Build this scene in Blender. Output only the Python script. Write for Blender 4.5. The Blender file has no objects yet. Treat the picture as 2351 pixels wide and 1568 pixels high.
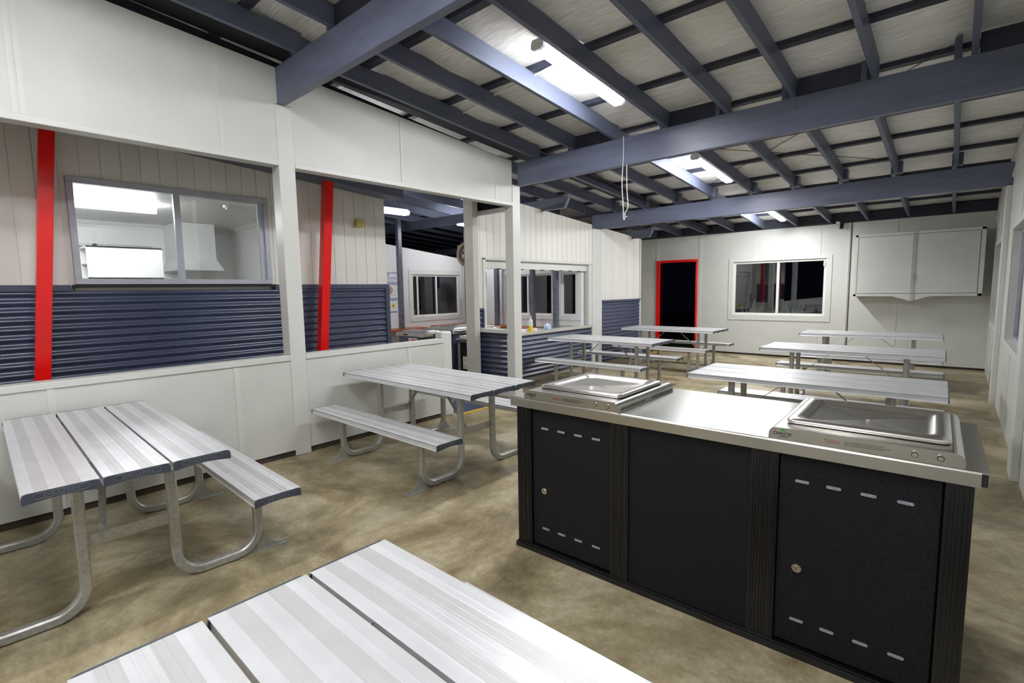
import bpy, bmesh, math, random
from mathutils import Vector, Matrix
random.seed(7)
PI = math.pi
# ------------------------------------------------------------------ camera, world, exposure
scn = bpy.context.scene
col = scn.collection
cam_d = bpy.data.cameras.new('camera'); cam = bpy.data.objects.new('camera', cam_d); col.objects.link(cam)
cam_d.sensor_width = 36.0; cam_d.lens = 1150.93 / 2351 * 36.0; cam_d.clip_end = 200; cam_d.clip_start = 0.02
yaw, pit, rol = math.radians(41.543), math.radians(5.88), math.radians(-0.929)
fw = Vector((-math.sin(yaw)*math.cos(pit), math.cos(yaw)*math.cos(pit), -math.sin(pit)))
rt = Vector((math.cos(yaw), math.sin(yaw), 0)); up = rt.cross(fw)
r2 = rt*math.cos(rol) + up*math.sin(rol); u2 = -rt*math.sin(rol) + up*math.cos(rol)
M = Matrix((r2, u2, -fw)).transposed().to_4x4(); M.translation = (0, 0, 1.55)
cam.matrix_world = M
scn.camera = cam
w = bpy.data.worlds.new('night'); scn.world = w; w.use_nodes = True
w.node_tree.nodes['Background'].inputs[0].default_value = (0.0003, 0.0004, 0.0008, 1)
w.node_tree.nodes['Background'].inputs[1].default_value = 1.0
scn.view_settings.view_transform = 'Standard'; scn.view_settings.look = 'None'
scn.view_settings.exposure = 1.9; scn.view_settings.gamma = 1.0; scn.view_settings.use_curve_mapping = False
LAMP = 30.0        # strength of every fluorescent tube fitting in the dining room
# ------------------------------------------------------------------ materials
def lin(c):
    return tuple(((v/255)/12.92 if v/255 <= .04045 else ((v/255+.055)/1.055)**2.4) for v in c) + (1,)
def mat(name, rgb, rough=.5, metal=0., noise=0., nscale=8., bump=0., bscale=60., spec=.5, stretch=None, rgb2=None, detail=4, coat=0):
    m = bpy.data.materials.new(name); m.use_nodes = True
    nt = m.node_tree; N = nt.nodes; L = nt.links; b = N['Principled BSDF']
    b.inputs['Base Color'].default_value = lin(rgb); b.inputs['Roughness'].default_value = rough
    b.inputs['Metallic'].default_value = metal; b.inputs['Specular IOR Level'].default_value = spec
    if coat: b.inputs['Coat Weight'].default_value = coat; b.inputs['Coat Roughness'].default_value = .15
    tc = N.new('ShaderNodeTexCoord'); mp = N.new('ShaderNodeMapping'); L.new(tc.outputs['Object'], mp.inputs[0])
    if stretch: mp.inputs['Scale'].default_value = stretch
    if noise or rgb2:
        n = N.new('ShaderNodeTexNoise'); n.inputs['Scale'].default_value = nscale; n.inputs['Detail'].default_value = detail
        L.new(mp.outputs[0], n.inputs['Vector'])
        r = N.new('ShaderNodeValToRGB'); r.color_ramp.elements[0].position = .3; r.color_ramp.elements[1].position = .7
        c2 = rgb2 if rgb2 else tuple(max(0, v*(1-noise)) for v in rgb)
        r.color_ramp.elements[0].color = lin(c2); r.color_ramp.elements[1].color = lin(rgb)
        L.new(n.outputs[0], r.inputs[0]); L.new(r.outputs[0], b.inputs['Base Color'])
    if bump:
        n2 = N.new('ShaderNodeTexNoise'); n2.inputs['Scale'].default_value = bscale; n2.inputs['Detail'].default_value = 3
        L.new(mp.outputs[0], n2.inputs['Vector'])
        bp = N.new('ShaderNodeBump'); bp.inputs['Strength'].default_value = bump; bp.inputs['Distance'].default_value = .01
        L.new(n2.outputs[0], bp.inputs['Height']); L.new(bp.outputs[0], b.inputs['Normal'])
    return m
def emis(name, rgb, strength):
    m = bpy.data.materials.new(name); m.use_nodes = True
    b = m.node_tree.nodes['Principled BSDF']; b.inputs['Base Color'].default_value = (.8, .8, .8, 1)
    b.inputs['Emission Color'].default_value = lin(rgb); b.inputs['Emission Strength'].default_value = strength
    return m
MT = {}
MT['cream'] = mat('cream_paint', (204, 205, 199), .45, noise=.03, nscale=2.5, bump=.06, bscale=90)
MT['cream_trim'] = mat('cream_trim_paint', (207, 208, 202), .4, noise=.02, nscale=5)
MT['cladding'] = mat('cladding_paint', (222, 219, 210), .42, noise=.03, nscale=3, bump=.12, bscale=120, stretch=(1, 1, .15))
MT['white'] = mat('white_paint', (216, 217, 217), .45, noise=.02, nscale=4)
MT['greycream'] = mat('grey_cream_paint', (186, 184, 174), .5, noise=.03, nscale=5)  # grey-cream, tone lowered to carry the shade on the tall servery post
MT['beam'] = mat('slate_blue_paint', (108, 114, 136), .42, noise=.14, nscale=4, bump=.12, bscale=40, stretch=(.4, 1, 2.5))
MT['rafter'] = mat('slate_rafter_paint', (93, 100, 122), .4, noise=.12, nscale=6, bump=.1, bscale=40, stretch=(2, .3, 2))
MT['batten'] = mat('dark_batten_paint', (52, 56, 72), .5, noise=.2, nscale=7)
MT['navy'] = mat('navy_corrugated_steel', (64, 71, 95), .27, noise=.06, nscale=3, spec=.9)
MT['navyflat'] = mat('navy_steel_trim', (72, 78, 98), .35, noise=.05, nscale=5)
MT['red'] = mat('red_gloss_paint', (238, 8, 6), .22, noise=.05, nscale=3, coat=.3)
MT['galv'] = mat('galvanised_steel', (186, 187, 182), .4, metal=.55, noise=.13, nscale=45, bump=.06, bscale=60)
MT['steelpost'] = mat('grey_steel_post', (120, 126, 138), .35, metal=.5, noise=.2, nscale=12)
MT['cap'] = mat('charcoal_plastic_cap', (72, 77, 90), .42, noise=.06, nscale=30, bump=.04, bscale=300)
MT['capletter'] = mat('embossed_letter_plastic', (104, 109, 120), .35)
MT['black'] = mat('black_textured_powdercoat', (36, 36, 41), .5, rgb2=(3, 3, 4), nscale=330, detail=2, bump=.35, bscale=330, spec=.22)
MT['blackrib'] = mat('black_ribbed_aluminium', (12, 12, 16), .34, bump=.06, bscale=300, spec=.6)
MT['slot'] = mat('pale_slot_mesh', (168, 172, 184), .6, rgb2=(110, 113, 122), nscale=260)
MT['chrome'] = mat('chrome', (215, 214, 210), .16, metal=1, noise=.05)
MT['alu_frame'] = mat('window_aluminium', (176, 179, 187), .4, metal=.15, noise=.06, nscale=6)
MT['whiteframe'] = mat('white_window_aluminium', (222, 222, 216), .35)
MT['dark_timber'] = mat('dark_sole_plate', (70, 58, 48), .8, noise=.35, nscale=9)
MT['timber'] = mat('oiled_red_timber', (176, 92, 44), .4, rgb2=(132, 62, 28), nscale=6, stretch=(1, 1, 8))
MT['dark'] = mat('dark_void_paint', (22, 24, 32), .7)
MT['black_plastic'] = mat('black_plastic', (18, 18, 19), .4)
MT['print_black'] = mat('black_print', (20, 20, 20), .5)
MT['print_red'] = mat('red_print', (205, 30, 36), .5)
MT['print_green'] = mat('green_print', (30, 150, 50), .5)
MT['print_blue'] = mat('blue_print', (60, 90, 160), .5)
MT['print_yellow'] = mat('yellow_print', (225, 205, 30), .5)
MT['blueboard'] = mat('blue_board', (40, 84, 170), .5)
MT['blue_mat'] = mat('blue_rubber_mat', (52, 66, 96), .8, noise=.3, nscale=60)
MT['yellow'] = mat('yellow_edge_paint', (205, 165, 40), .6, noise=.2, nscale=20)
MT['switch_yellow'] = mat('yellow_box_plastic', (196, 178, 78), .5)
MT['cord'] = mat('white_cord', (235, 234, 228), .6)
MT['reel'] = mat('weathered_grey_reel', (112, 106, 98), .7, rgb2=(70, 66, 62), nscale=18)
MT['rim'] = mat('tan_reel_rim', (168, 152, 122), .7, rgb2=(120, 108, 88), nscale=30)
MT['detergent'] = mat('yellow_detergent', (232, 206, 20), .2)
MT['clearplastic'] = mat('milky_plastic', (222, 224, 216), .3)
MT['cloth_white'] = mat('crumpled_white_cloth', (228, 222, 226), .8)
MT['cloth_blue'] = mat('pale_blue_plastic_bag', (130, 178, 226), .4, rgb2=(226, 234, 240), nscale=14)
MT['trunk'] = mat('pale_palm_trunk', (140, 134, 108), .9, rgb2=(90, 88, 60), nscale=14)
MT['leaf'] = mat('palm_leaf_green', (66, 104, 58), .5, rgb2=(40, 74, 34), nscale=9)
MT['grass'] = mat('night_grass', (52, 84, 30), .9, rgb2=(30, 52, 18), nscale=30)
MT['seed'] = mat('dry_grass_blade', (196, 190, 150), .8)
MT['orange_glow'] = emis('distant_orange_lamp', (255, 120, 50), 6)
# aluminium plank: silver with longitudinal fluted stripes (differences in finish across the plank width)
def alu():
    m = bpy.data.materials.new('fluted_anodised_aluminium'); m.use_nodes = True
    nt = m.node_tree; N = nt.nodes; L = nt.links; b = N['Principled BSDF']
    tc = N.new('ShaderNodeTexCoord'); sp = N.new('ShaderNodeSeparateXYZ'); L.new(tc.outputs['Object'], sp.inputs[0])
    mr = N.new('ShaderNodeMapRange'); mr.inputs[1].default_value = -.125; mr.inputs[2].default_value = .125; L.new(sp.outputs[1], mr.inputs[0])
    cr = N.new('ShaderNodeValToRGB'); cr.color_ramp.interpolation = 'CONSTANT'
    e = cr.color_ramp.elements; e[0].position = 0; e[0].color = (1, 1, 1, 1); e[1].position = .16; e[1].color = (.15, .15, .15, 1)
    for p, v in ((.34, .95), (.44, .75), (.56, 0.), (.76, 1.), (.86, .6)):
        q = e.new(p); q.color = (v, v, v, 1)
    L.new(mr.outputs[0], cr.inputs[0])
    mx = N.new('ShaderNodeMix'); mx.data_type = 'RGBA'; L.new(cr.outputs[0], mx.inputs[0])
    mx.inputs[6].default_value = lin((200, 200, 199)); mx.inputs[7].default_value = lin((226, 227, 229))
    n = N.new('ShaderNodeTexNoise'); n.inputs['Scale'].default_value = 7; n.inputs['Detail'].default_value = 6; L.new(tc.outputs['Object'], n.inputs['Vector'])
    m2 = N.new('ShaderNodeMix'); m2.data_type = 'RGBA'; m2.blend_type = 'MULTIPLY'; m2.inputs[0].default_value = .25
    L.new(mx.outputs[2], m2.inputs[6]); L.new(n.outputs[0], m2.inputs[7]); L.new(m2.outputs[2], b.inputs['Base Color'])
    rr = N.new('ShaderNodeMapRange'); rr.inputs[3].default_value = .42; rr.inputs[4].default_value = .3; L.new(cr.outputs[0], rr.inputs[0]); L.new(rr.outputs[0], b.inputs['Roughness'])
    b.inputs['Metallic'].default_value = .3
    wv = N.new('ShaderNodeTexWave'); wv.bands_direction = 'Y'; wv.inputs['Scale'].default_value = 90; L.new(tc.outputs['Object'], wv.inputs['Vector'])
    bp = N.new('ShaderNodeBump'); bp.inputs['Strength'].default_value = .05; bp.inputs['Distance'].default_value = .001
    L.new(wv.outputs[0], bp.inputs['Height']); L.new(bp.outputs[0], b.inputs['Normal'])
    return m
MT['alu'] = alu()
def stainless(name, rgb, rough, sx, metal=1.):
    m = bpy.data.materials.new(name); m.use_nodes = True
    nt = m.node_tree; N = nt.nodes; L = nt.links; b = N['Principled BSDF']
    b.inputs['Base Color'].default_value = lin(rgb); b.inputs['Metallic'].default_value = metal
    tc = N.new('ShaderNodeTexCoord'); mp = N.new('ShaderNodeMapping'); mp.inputs['Scale'].default_value = sx; L.new(tc.outputs['Object'], mp.inputs[0])
    n = N.new('ShaderNodeTexNoise'); n.inputs['Scale'].default_value = 60; n.inputs['Detail'].default_value = 5; L.new(mp.outputs[0], n.inputs['Vector'])
    rr = N.new('ShaderNodeMapRange'); rr.inputs[3].default_value = rough*.88; rr.inputs[4].default_value = rough*1.12; L.new(n.outputs[0], rr.inputs[0]); L.new(rr.outputs[0], b.inputs['Roughness'])
    bp = N.new('ShaderNodeBump'); bp.inputs['Strength'].default_value = .02; bp.inputs['Distance'].default_value = .0004; L.new(n.outputs[0], bp.inputs['Height']); L.new(bp.outputs[0], b.inputs['Normal'])
    return m
MT['steel'] = stainless('brushed_stainless_steel', (194, 192, 187), .26, (.25, 9, 9))
MT['hotplate'] = stainless('worn_stainless_hotplate', (206, 203, 198), .26, (2, 2, 2))
# concrete floor
def concrete():
    m = bpy.data.materials.new('stained_polished_concrete'); m.use_nodes = True
    nt = m.node_tree; N = nt.nodes; L = nt.links; b = N['Principled BSDF']
    tc = N.new('ShaderNodeTexCoord')
    def noise(s, d, off=0, rough=.6, dist=0.):
        mp = N.new('ShaderNodeMapping'); mp.inputs['Location'].default_value = (off, off*.7, 0); L.new(tc.outputs['Object'], mp.inputs[0])
        n = N.new('ShaderNodeTexNoise'); n.inputs['Scale'].default_value = s; n.inputs['Detail'].default_value = d; n.inputs['Roughness'].default_value = rough
        n.inputs['Distortion'].default_value = dist
        L.new(mp.outputs[0], n.inputs['Vector']); return n
    a = noise(1.15, 11, 3, .72, .6); c = noise(4.5, 9, 9, .74, .4); d = noise(45, 4, 1)
    r = N.new('ShaderNodeValToRGB'); e = r.color_ramp.elements
    e[0].position = .33; e[0].color = lin((104, 91, 68)); e[1].position = .70; e[1].color = lin((214, 206, 184))
    q = e.new(.44); q.color = lin((143, 129, 98)); q = e.new(.53); q.color = lin((172, 160, 129))
    L.new(a.outputs[0], r.inputs[0])
    r2_ = N.new('ShaderNodeValToRGB'); r2_.color_ramp.elements[0].position = .36; r2_.color_ramp.elements[0].color = (.50, .48, .44, 1)
    r2_.color_ramp.elements[1].position = .62; r2_.color_ramp.elements[1].color = (1, 1, 1, 1); L.new(c.outputs[0], r2_.inputs[0])
    mx = N.new('ShaderNodeMix'); mx.data_type = 'RGBA'; mx.blend_type = 'MULTIPLY'; mx.inputs[0].default_value = .75
    L.new(r.outputs[0], mx.inputs[6]); L.new(r2_.outputs[0], mx.inputs[7])
    r3 = N.new('ShaderNodeMapRange'); r3.inputs[1].default_value = .3; r3.inputs[2].default_value = .7; r3.inputs[3].default_value = .88; r3.inputs[4].default_value = 1.08; L.new(d.outputs[0], r3.inputs[0])
    mv = N.new('ShaderNodeVectorMath'); mv.operation = 'SCALE'; L.new(mx.outputs[2], mv.inputs[0]); L.new(r3.outputs[0], mv.inputs['Scale'])
    L.new(mv.outputs[0], b.inputs['Base Color'])
    rr = N.new('ShaderNodeMapRange'); rr.inputs[3].default_value = .28; rr.inputs[4].default_value = .6; L.new(c.outputs[0], rr.inputs[0]); L.new(rr.outputs[0], b.inputs['Roughness'])
    bp = N.new('ShaderNodeBump'); bp.inputs['Strength'].default_value = .12; bp.inputs['Distance'].default_value = .01; L.new(c.outputs[0], bp.inputs['Height']); L.new(bp.outputs[0], b.inputs['Normal'])
    return m
MT['concrete'] = concrete()
def foil():
    m = bpy.data.materials.new('silver_foil_insulation'); m.use_nodes = True
    nt = m.node_tree; N = nt.nodes; L = nt.links; b = N['Principled BSDF']
    tc = N.new('ShaderNodeTexCoord'); mp = N.new('ShaderNodeMapping'); mp.inputs['Scale'].default_value = (1.2, 22, 1); L.new(tc.outputs['Object'], mp.inputs[0])
    n = N.new('ShaderNodeTexNoise'); n.inputs['Scale'].default_value = 5; n.inputs['Detail'].default_value = 4; L.new(mp.outputs[0], n.inputs['Vector'])
    n2 = N.new('ShaderNodeTexNoise'); n2.inputs['Scale'].default_value = 1.3; n2.inputs['Detail'].default_value = 3; L.new(tc.outputs['Object'], n2.inputs['Vector'])
    r = N.new('ShaderNodeValToRGB'); r.color_ramp.elements[0].position = .35; r.color_ramp.elements[0].color = lin((222, 220, 214)); r.color_ramp.elements[1].position = .65; r.color_ramp.elements[1].color = lin((248, 247, 243))
    L.new(n2.outputs[0], r.inputs[0])
    rs = N.new('ShaderNodeMapRange'); rs.inputs[1].default_value = .3; rs.inputs[2].default_value = .7; rs.inputs[3].default_value = .72; rs.inputs[4].default_value = 1.1; L.new(n.outputs[0], rs.inputs[0])
    sv = N.new('ShaderNodeVectorMath'); sv.operation = 'SCALE'; L.new(r.outputs[0], sv.inputs[0]); L.new(rs.outputs[0], sv.inputs['Scale']); L.new(sv.outputs[0], b.inputs['Base Color'])
    b.inputs['Metallic'].default_value = .12; b.inputs['Roughness'].default_value = .4
    bp = N.new('ShaderNodeBump'); bp.inputs['Strength'].default_value = .55; bp.inputs['Distance'].default_value = .01; L.new(n.outputs[0], bp.inputs['Height']); L.new(bp.outputs[0], b.inputs['Normal'])
    return m
MT['foil'] = foil()
def glassm():
    m = bpy.data.materials.new('window_glass'); m.use_nodes = True
    nt = m.node_tree; N = nt.nodes; L = nt.links; N.remove(N['Principled BSDF'])
    g = N.new('ShaderNodeBsdfGlossy'); g.inputs['Roughness'].default_value = .02; g.inputs['Color'].default_value = (.9, .92, .95, 1)
    t = N.new('ShaderNodeBsdfTransparent'); t.inputs['Color'].default_value = (.9, .93, .93, 1)
    f = N.new('ShaderNodeFresnel'); f.inputs['IOR'].default_value = 2.0
    x = N.new('ShaderNodeMixShader'); L.new(f.outputs[0], x.inputs[0]); L.new(t.outputs[0], x.inputs[1]); L.new(g.outputs[0], x.inputs[2])
    L.new(x.outputs[0], N['Material Output'].inputs[0]); return m
MT['glass'] = glassm()
MT['tube'] = emis('fluorescent_diffuser', (250, 251, 254), LAMP)
MT['tube_back'] = emis('fluorescent_diffuser_brighter', (250, 251, 254), LAMP*1.6)
MT['tube_front'] = emis('fluorescent_diffuser_dimmer', (252, 250, 255), LAMP*.6)
MT['tube_kitchen'] = emis('kitchen_diffuser', (250, 250, 255), 13)
MT['tube_room'] = emis('side_room_diffuser', (255, 252, 253), 22)
MT['tube_end'] = mat('clear_diffuser_end', (215, 210, 205), .3)
# ------------------------------------------------------------------ mesh helpers
class MB:
    def __init__(s): s.v = []; s.f = []; s.m = []; s.sm = []
    def add(s, vs, fs, mi=0, smooth=False):
        o = len(s.v); s.v += [tuple(v) for v in vs]
        for f in fs: s.f.append(tuple(i+o for i in f)); s.m.append(mi); s.sm.append(smooth)
        return s
    def box(s, x0, x1, y0, y1, z0, z1, mi=0):
        vs = [(x, y, z) for z in (z0, z1) for y in (y0, y1) for x in (x0, x1)]
        return s.add(vs, [(0, 2, 3, 1), (4, 5, 7, 6), (0, 1, 5, 4), (2, 6, 7, 3), (0, 4, 6, 2), (1, 3, 7, 5)], mi)
    def hexa(s, b, t, mi=0):   # bottom quad ccw, top quad ccw
        return s.add(list(b)+list(t), [(3, 2, 1, 0), (4, 5, 6, 7), (0, 1, 5, 4), (1, 2, 6, 5), (2, 3, 7, 6), (3, 0, 4, 7)], mi)
    def bar(s, p, q, wd, ht, upv=(0, 0, 1), mi=0):
        p = Vector(p); q = Vector(q); d = (q-p).normalized(); u = Vector(upv)
        side = d.cross(u).normalized(); u = side.cross(d).normalized(); a = side*wd/2; c = u*ht/2
        return s.hexa([p-a-c, p+a-c, p+a+c, p-a+c], [q-a-c, q+a-c, q+a+c, q-a+c], mi)
    def prism(s, poly, axis, a, b, mi=0, smooth=False):   # poly of 2D points, extruded along axis from a to b
        def P(u, v, t): return {'x': (t, u, v), 'y': (u, t, v), 'z': (u, v, t)}[axis]
        n = len(poly); vs = [P(u, v, a) for u, v in poly] + [P(u, v, b) for u, v in poly]
        s.add(vs, [(i, (i+1) % n, n+(i+1) % n, n+i) for i in range(n)], mi, smooth)
        return s.add(vs, [tuple(range(n))[::-1], tuple(range(n, 2*n))], mi)
    def cyl(s, p, q, r0, r1=None, n=16, mi=0, caps=True, smooth=True):
        p = Vector(p); q = Vector(q); r1 = r0 if r1 is None else r1
        d = (q-p).normalized(); a = d.orthogonal().normalized(); b = d.cross(a)
        R = [(a*math.cos(2*PI*i/n)+b*math.sin(2*PI*i/n)) for i in range(n)]
        vs = [p+v*r0 for v in R] + [q+v*r1 for v in R]
        s.add(vs, [(i, (i+1) % n, n+(i+1) % n, n+i) for i in range(n)], mi, smooth)
        if caps: s.add(vs, [tuple(range(n))[::-1], tuple(range(n, 2*n))], mi)
        return s
    def sweep(s, pts, sec, upv, mi=0, smooth=False, caps=True, closed=False):  # sec: 2D pts (side, up)
        pts = [Vector(p) for p in pts]; U = Vector(upv); n = len(sec); rings = []
        for i, p in enumerate(pts):
            d = (pts[min(i+1, len(pts)-1)]-pts[max(i-1, 0)]).normalized(); sd = U; nn = d.cross(sd).normalized()
            rings.append([p+sd*a+nn*b for a, b in sec])
        vs = [v for r in rings for v in r]; fs = []
        for k in range(len(rings)-1):
            fs += [(k*n+i, k*n+(i+1) % n, (k+1)*n+(i+1) % n, (k+1)*n+i) for i in range(n)]
        s.add(vs, fs, mi, smooth)
        if caps: s.add(vs, [tuple(range(n))[::-1], tuple(range(len(vs)-n, len(vs)))], mi)
        return s
    def tube(s, pts, r, n=8, mi=0):
        pts = [Vector(p) for p in pts]; rings = []; a = None
        for i, p in enumerate(pts):
            d = (pts[min(i+1, len(pts)-1)]-pts[max(i-1, 0)]).normalized()
            a = d.orthogonal().normalized() if a is None else (a-d*a.dot(d)).normalized(); b = d.cross(a)
            rings.append([p+(a*math.cos(2*PI*j/n)+b*math.sin(2*PI*j/n))*r for j in range(n)])
        vs = [v for q in rings for v in q]
        fs = [(k*n+i, k*n+(i+1) % n, (k+1)*n+(i+1) % n, (k+1)*n+i) for k in range(len(rings)-1) for i in range(n)]
        s.add(vs, fs, mi, True); return s.add(vs, [tuple(range(n))[::-1], tuple(range(len(vs)-n, len(vs)))], mi)
    def xf(s, M_, start=0):
        for i in range(start, len(s.v)): s.v[i] = tuple(M_ @ Vector(s.v[i]))
        return s
    def build(s, name, mats, parent=None, bevel=0, loc=None):
        me = bpy.data.meshes.new(name); me.from_pydata(s.v, [], s.f)
        if not isinstance(mats, (list, tuple)): mats = [mats]
        for m in mats: me.materials.append(MT[m] if isinstance(m, str) else m)
        for p, mi, sm in zip(me.polygons, s.m, s.sm): p.material_index = mi; p.use_smooth = sm
        bm = bmesh.new(); bm.from_mesh(me); bmesh.ops.recalc_face_normals(bm, faces=bm.faces); bm.to_mesh(me); bm.free()
        o = bpy.data.objects.new(name, me); col.objects.link(o)
        if parent: o.parent = parent
        if loc: o.location = loc
        if bevel:
            md = o.modifiers.new('bevel', 'BEVEL'); md.width = bevel; md.segments = 2; md.limit_method = 'ANGLE'; md.angle_limit = .6
        return o
def tag(o, label, cat, group=None, kind=None):
    if label: o['label'] = label
    if cat: o['category'] = cat
    if group: o['group'] = group
    if kind: o['kind'] = kind
    return o
def empty(name, loc=(0, 0, 0), rz=0, label=None, cat=None, group=None):
    o = bpy.data.objects.new(name, None); col.objects.link(o); o.location = loc; o.rotation_euler = (0, 0, rz); o.empty_display_size = .1
    return tag(o, label, cat, group)
def struct(o): o['kind'] = 'structure'; return o
def copy_tree(o, parent=None):
    c = o.copy(); col.objects.link(c); c.parent = parent
    for ch in [k for k in o.children]: copy_tree(ch, c)
    return c
def text_mb(txt, size, depth=.001, align='LEFT', bold=0., sx=1.):
    cu = bpy.data.curves.new('lettering', 'FONT'); cu.body = txt; cu.size = size; cu.extrude = depth; cu.align_x = align; cu.offset = bold; cu.resolution_u = 2
    o = bpy.data.objects.new('lettering', cu); col.objects.link(o); bpy.context.view_layer.update()
    me = bpy.data.meshes.new_from_object(o.evaluated_get(bpy.context.evaluated_depsgraph_get()))
    vs = [(v.co.x*sx, v.co.y, v.co.z) for v in me.vertices]; fs = [tuple(p.vertices) for p in me.polygons]
    bpy.data.objects.remove(o); bpy.data.curves.remove(cu); bpy.data.meshes.remove(me)
    return vs, fs
def put_text(mb, txt, size, M_, mi=0, depth=.0008, align='LEFT', sx=1., bold=0.):
    vs, fs = text_mb(txt, size, depth, align, bold, sx); st = len(mb.v); mb.add(vs, fs, mi); mb.xf(M_, st); return mb
def frame_m(origin, xdir, ydir):   # text plane matrix
    x = Vector(xdir).normalized(); y = Vector(ydir).normalized(); z = x.cross(y)
    m = Matrix((x, y, z)).transposed().to_4x4(); m.translation = Vector(origin); return m
# corrugated sheet facing +n: profile along z, running along axis ('y' plane x=const facing +x, 'x' plane y=const facing -y)
def corrugated(mb, axis, a, b, pos, z0, z1, pitch=.076, amp=.0105, back=.02, face=1, mi=0):
    n = max(2, int((z1-z0)/pitch*10)); prof = []
    for i in range(n+1):
        z = z0+(z1-z0)*i/n; prof.append((pos+face*(amp+amp*math.cos(2*PI*(z-z0)/pitch+PI)), z))
    bk = pos-face*back
    nn = len(prof); P = (lambda u, z, t: (u, t, z)) if axis == 'y' else (lambda u, z, t: (t, u, z))
    vs = [P(u, z, a) for u, z in prof]+[P(u, z, b) for u, z in prof]
    mb.add(vs, [(i, i+1, nn+i+1, nn+i) for i in range(nn-1)], mi, True)
    poly = prof+[(bk, z1), (bk, z0)]
    N_ = len(poly); vs = [P(u, z, a) for u, z in poly]+[P(u, z, b) for u, z in poly]
    mb.add(vs, [tuple(range(N_)), tuple(range(N_, 2*N_)), (nn, N_+nn, N_+nn+1, nn+1), (nn-1, nn, N_+nn, N_+nn-1), (N_-1, 0, N_, 2*N_-1)], mi)
    return mb
# vertical grooved cladding, plane x=pos facing +x between y0,y1; top may slope (z at y0, z at y1)
def cladding(mb, y0, y1, pos, z0, zt0, zt1, step=.15, th=.05, gw=.006, gd=.007, face=1, mi=0, single=True):
    ys = [y0]; k = math.ceil((y0+.02)/step)
    while k*step < y1-.02: ys.append(k*step); k += 1
    ys.append(y1)
    T = lambda y: zt0+(zt1-zt0)*(y-y0)/(y1-y0)
    for i in range(len(ys)-1):
        a = ys[i]+(gw/2 if i else 0); b = ys[i+1]-(gw/2 if i < len(ys)-2 else 0)
        mb.hexa([(pos-face*th, a, z0), (pos, a, z0), (pos, b, z0), (pos-face*th, b, z0)], [(pos-face*th, a, T(a)), (pos, a, T(a)), (pos, b, T(b)), (pos-face*th, b, T(b))], mi)
        if i:
            g = ys[i]; mb.hexa([(pos-face*th, g-gw/2, z0), (pos-face*gd, g-gw/2, z0), (pos-face*gd, g+gw/2, z0), (pos-face*th, g+gw/2, z0)], [(pos-face*th, g-gw/2, T(g)), (pos-face*gd, g-gw/2, T(g)), (pos-face*gd, g+gw/2, T(g)), (pos-face*th, g+gw/2, T(g))], mi)
    return mb
XL, XR, YB = -4.67, .44, 11.98
B1, B2, B3 = 2.14, 5.44, 8.74
YF = -3.6                       # wall behind the camera
def rb(y): return 3.30-(y-5.44)*.079          # underside of the rafters
# ------------------------------------------------------------------ setting
fl = MB().box(-9.2, .6, YF-.2, 12.1, -.15, 0).build('floor', 'concrete'); struct(fl)
gr = MB().box(-24, 12, YF-.4, 12.08, -.25, -.16); gr.box(-24, 12, 12.1, 30, -.1, -.03); gd = gr.build('ground_outside', 'grass'); struct(gd); gd.name = 'floor_outside'
# roof foil, sagging slightly between the battens
BAT = [-3.2, -2.25, -1.25, -.25, .7, 1.75, 2.0+.86, 3.86, 4.8, 5.72, 6.9, 7.72, 8.65, 9.6, 10.55, 11.4, 12.1]
def zf(y): return rb(y)+.165+.045
def roof_mesh():
    mb = MB(); ys = []
    for a, b in zip(BAT[:-1], BAT[1:]):
        for i in range(6): ys.append((a+(b-a)*i/6, -.045*math.sin(PI*i/6)))
    ys = [(YF-.3, 0)]+ys+[(12.6, 0)]
    xs = [-14.5+i*.31 for i in range(50)]
    vs = [(x, y, zf(y)+s*(1+.35*math.sin(x*3.1+y*2))) for y, s in ys for x in xs]; n = len(xs)
    fs = [(j*n+i, j*n+i+1, (j+1)*n+i+1, (j+1)*n+i) for j in range(len(ys)-1) for i in range(n-1)]
    mb.add(vs, fs, 0, True)
    o = len(vs); top = [(x, y, zf(y)+.06) for y, s in (ys[0], ys[-1]) for x in (xs[0], xs[-1])]
    mb.add(top, [(0, 1, 3, 2)], 1); return mb
struct(roof_mesh().build('ceiling', ['foil', 'dark']))
# left wall: half wall, header, cover strips
lw = MB()
for a, b in ((YF, 2.12), (2.27, 4.0)): lw.box(XL-.10, XL, a, b, .055, .92)
wl = struct(lw.build('wall_left', 'cream'))
m = MB()
for a, b in ((YF, 2.12), (2.27, 4.0)): m.box(XL-.12, XL+.012, a, b, .92, .97)
struct(m.build('cap_rail', 'cream_trim', wl, .004))
m = MB()
for a, b in ((YF, 2.12), (2.27, 4.0)): m.box(XL-.09, XL-.012, a, b, 0, .055)
m.build('sole_plate', 'dark_timber', wl)
m = MB()
for y in (-2, -.8, .44, 1.64, 3.49): m.box(XL, XL+.006, y-.02, y+.02, .055, .92)
m.build('cover_strip', 'cream_trim', wl)
def slab_y(mb, x0, x1, y0, y1, z0, t0, t1, mi=0):
    return mb.hexa([(x0, y0, z0), (x1, y0, z0), (x1, y1, z0), (x0, y1, z0)], [(x0, y0, t0), (x1, y0, t0), (x1, y1, t1), (x0, y1, t1)], mi)
m = MB()
for a, b in ((YF, 2.12), (2.27, 5.32)): slab_y(m, XL-.10, XL, a, b, 2.75, rb(a)-.004, rb(b)-.004)
slab_y(m, XL-.10, XL, 2.12, 2.27, 3.245, rb(2.12)-.004, rb(2.27)-.004)
m.build('header_panel', 'cream', wl)
m = MB()
for a, b in ((YF, 2.12), (2.27, 5.32)): m.box(XL-.115, XL+.012, a, b, 2.703, 2.75)
m.build('header_trim', 'cream_trim', wl, .004)
m = MB()
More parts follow.
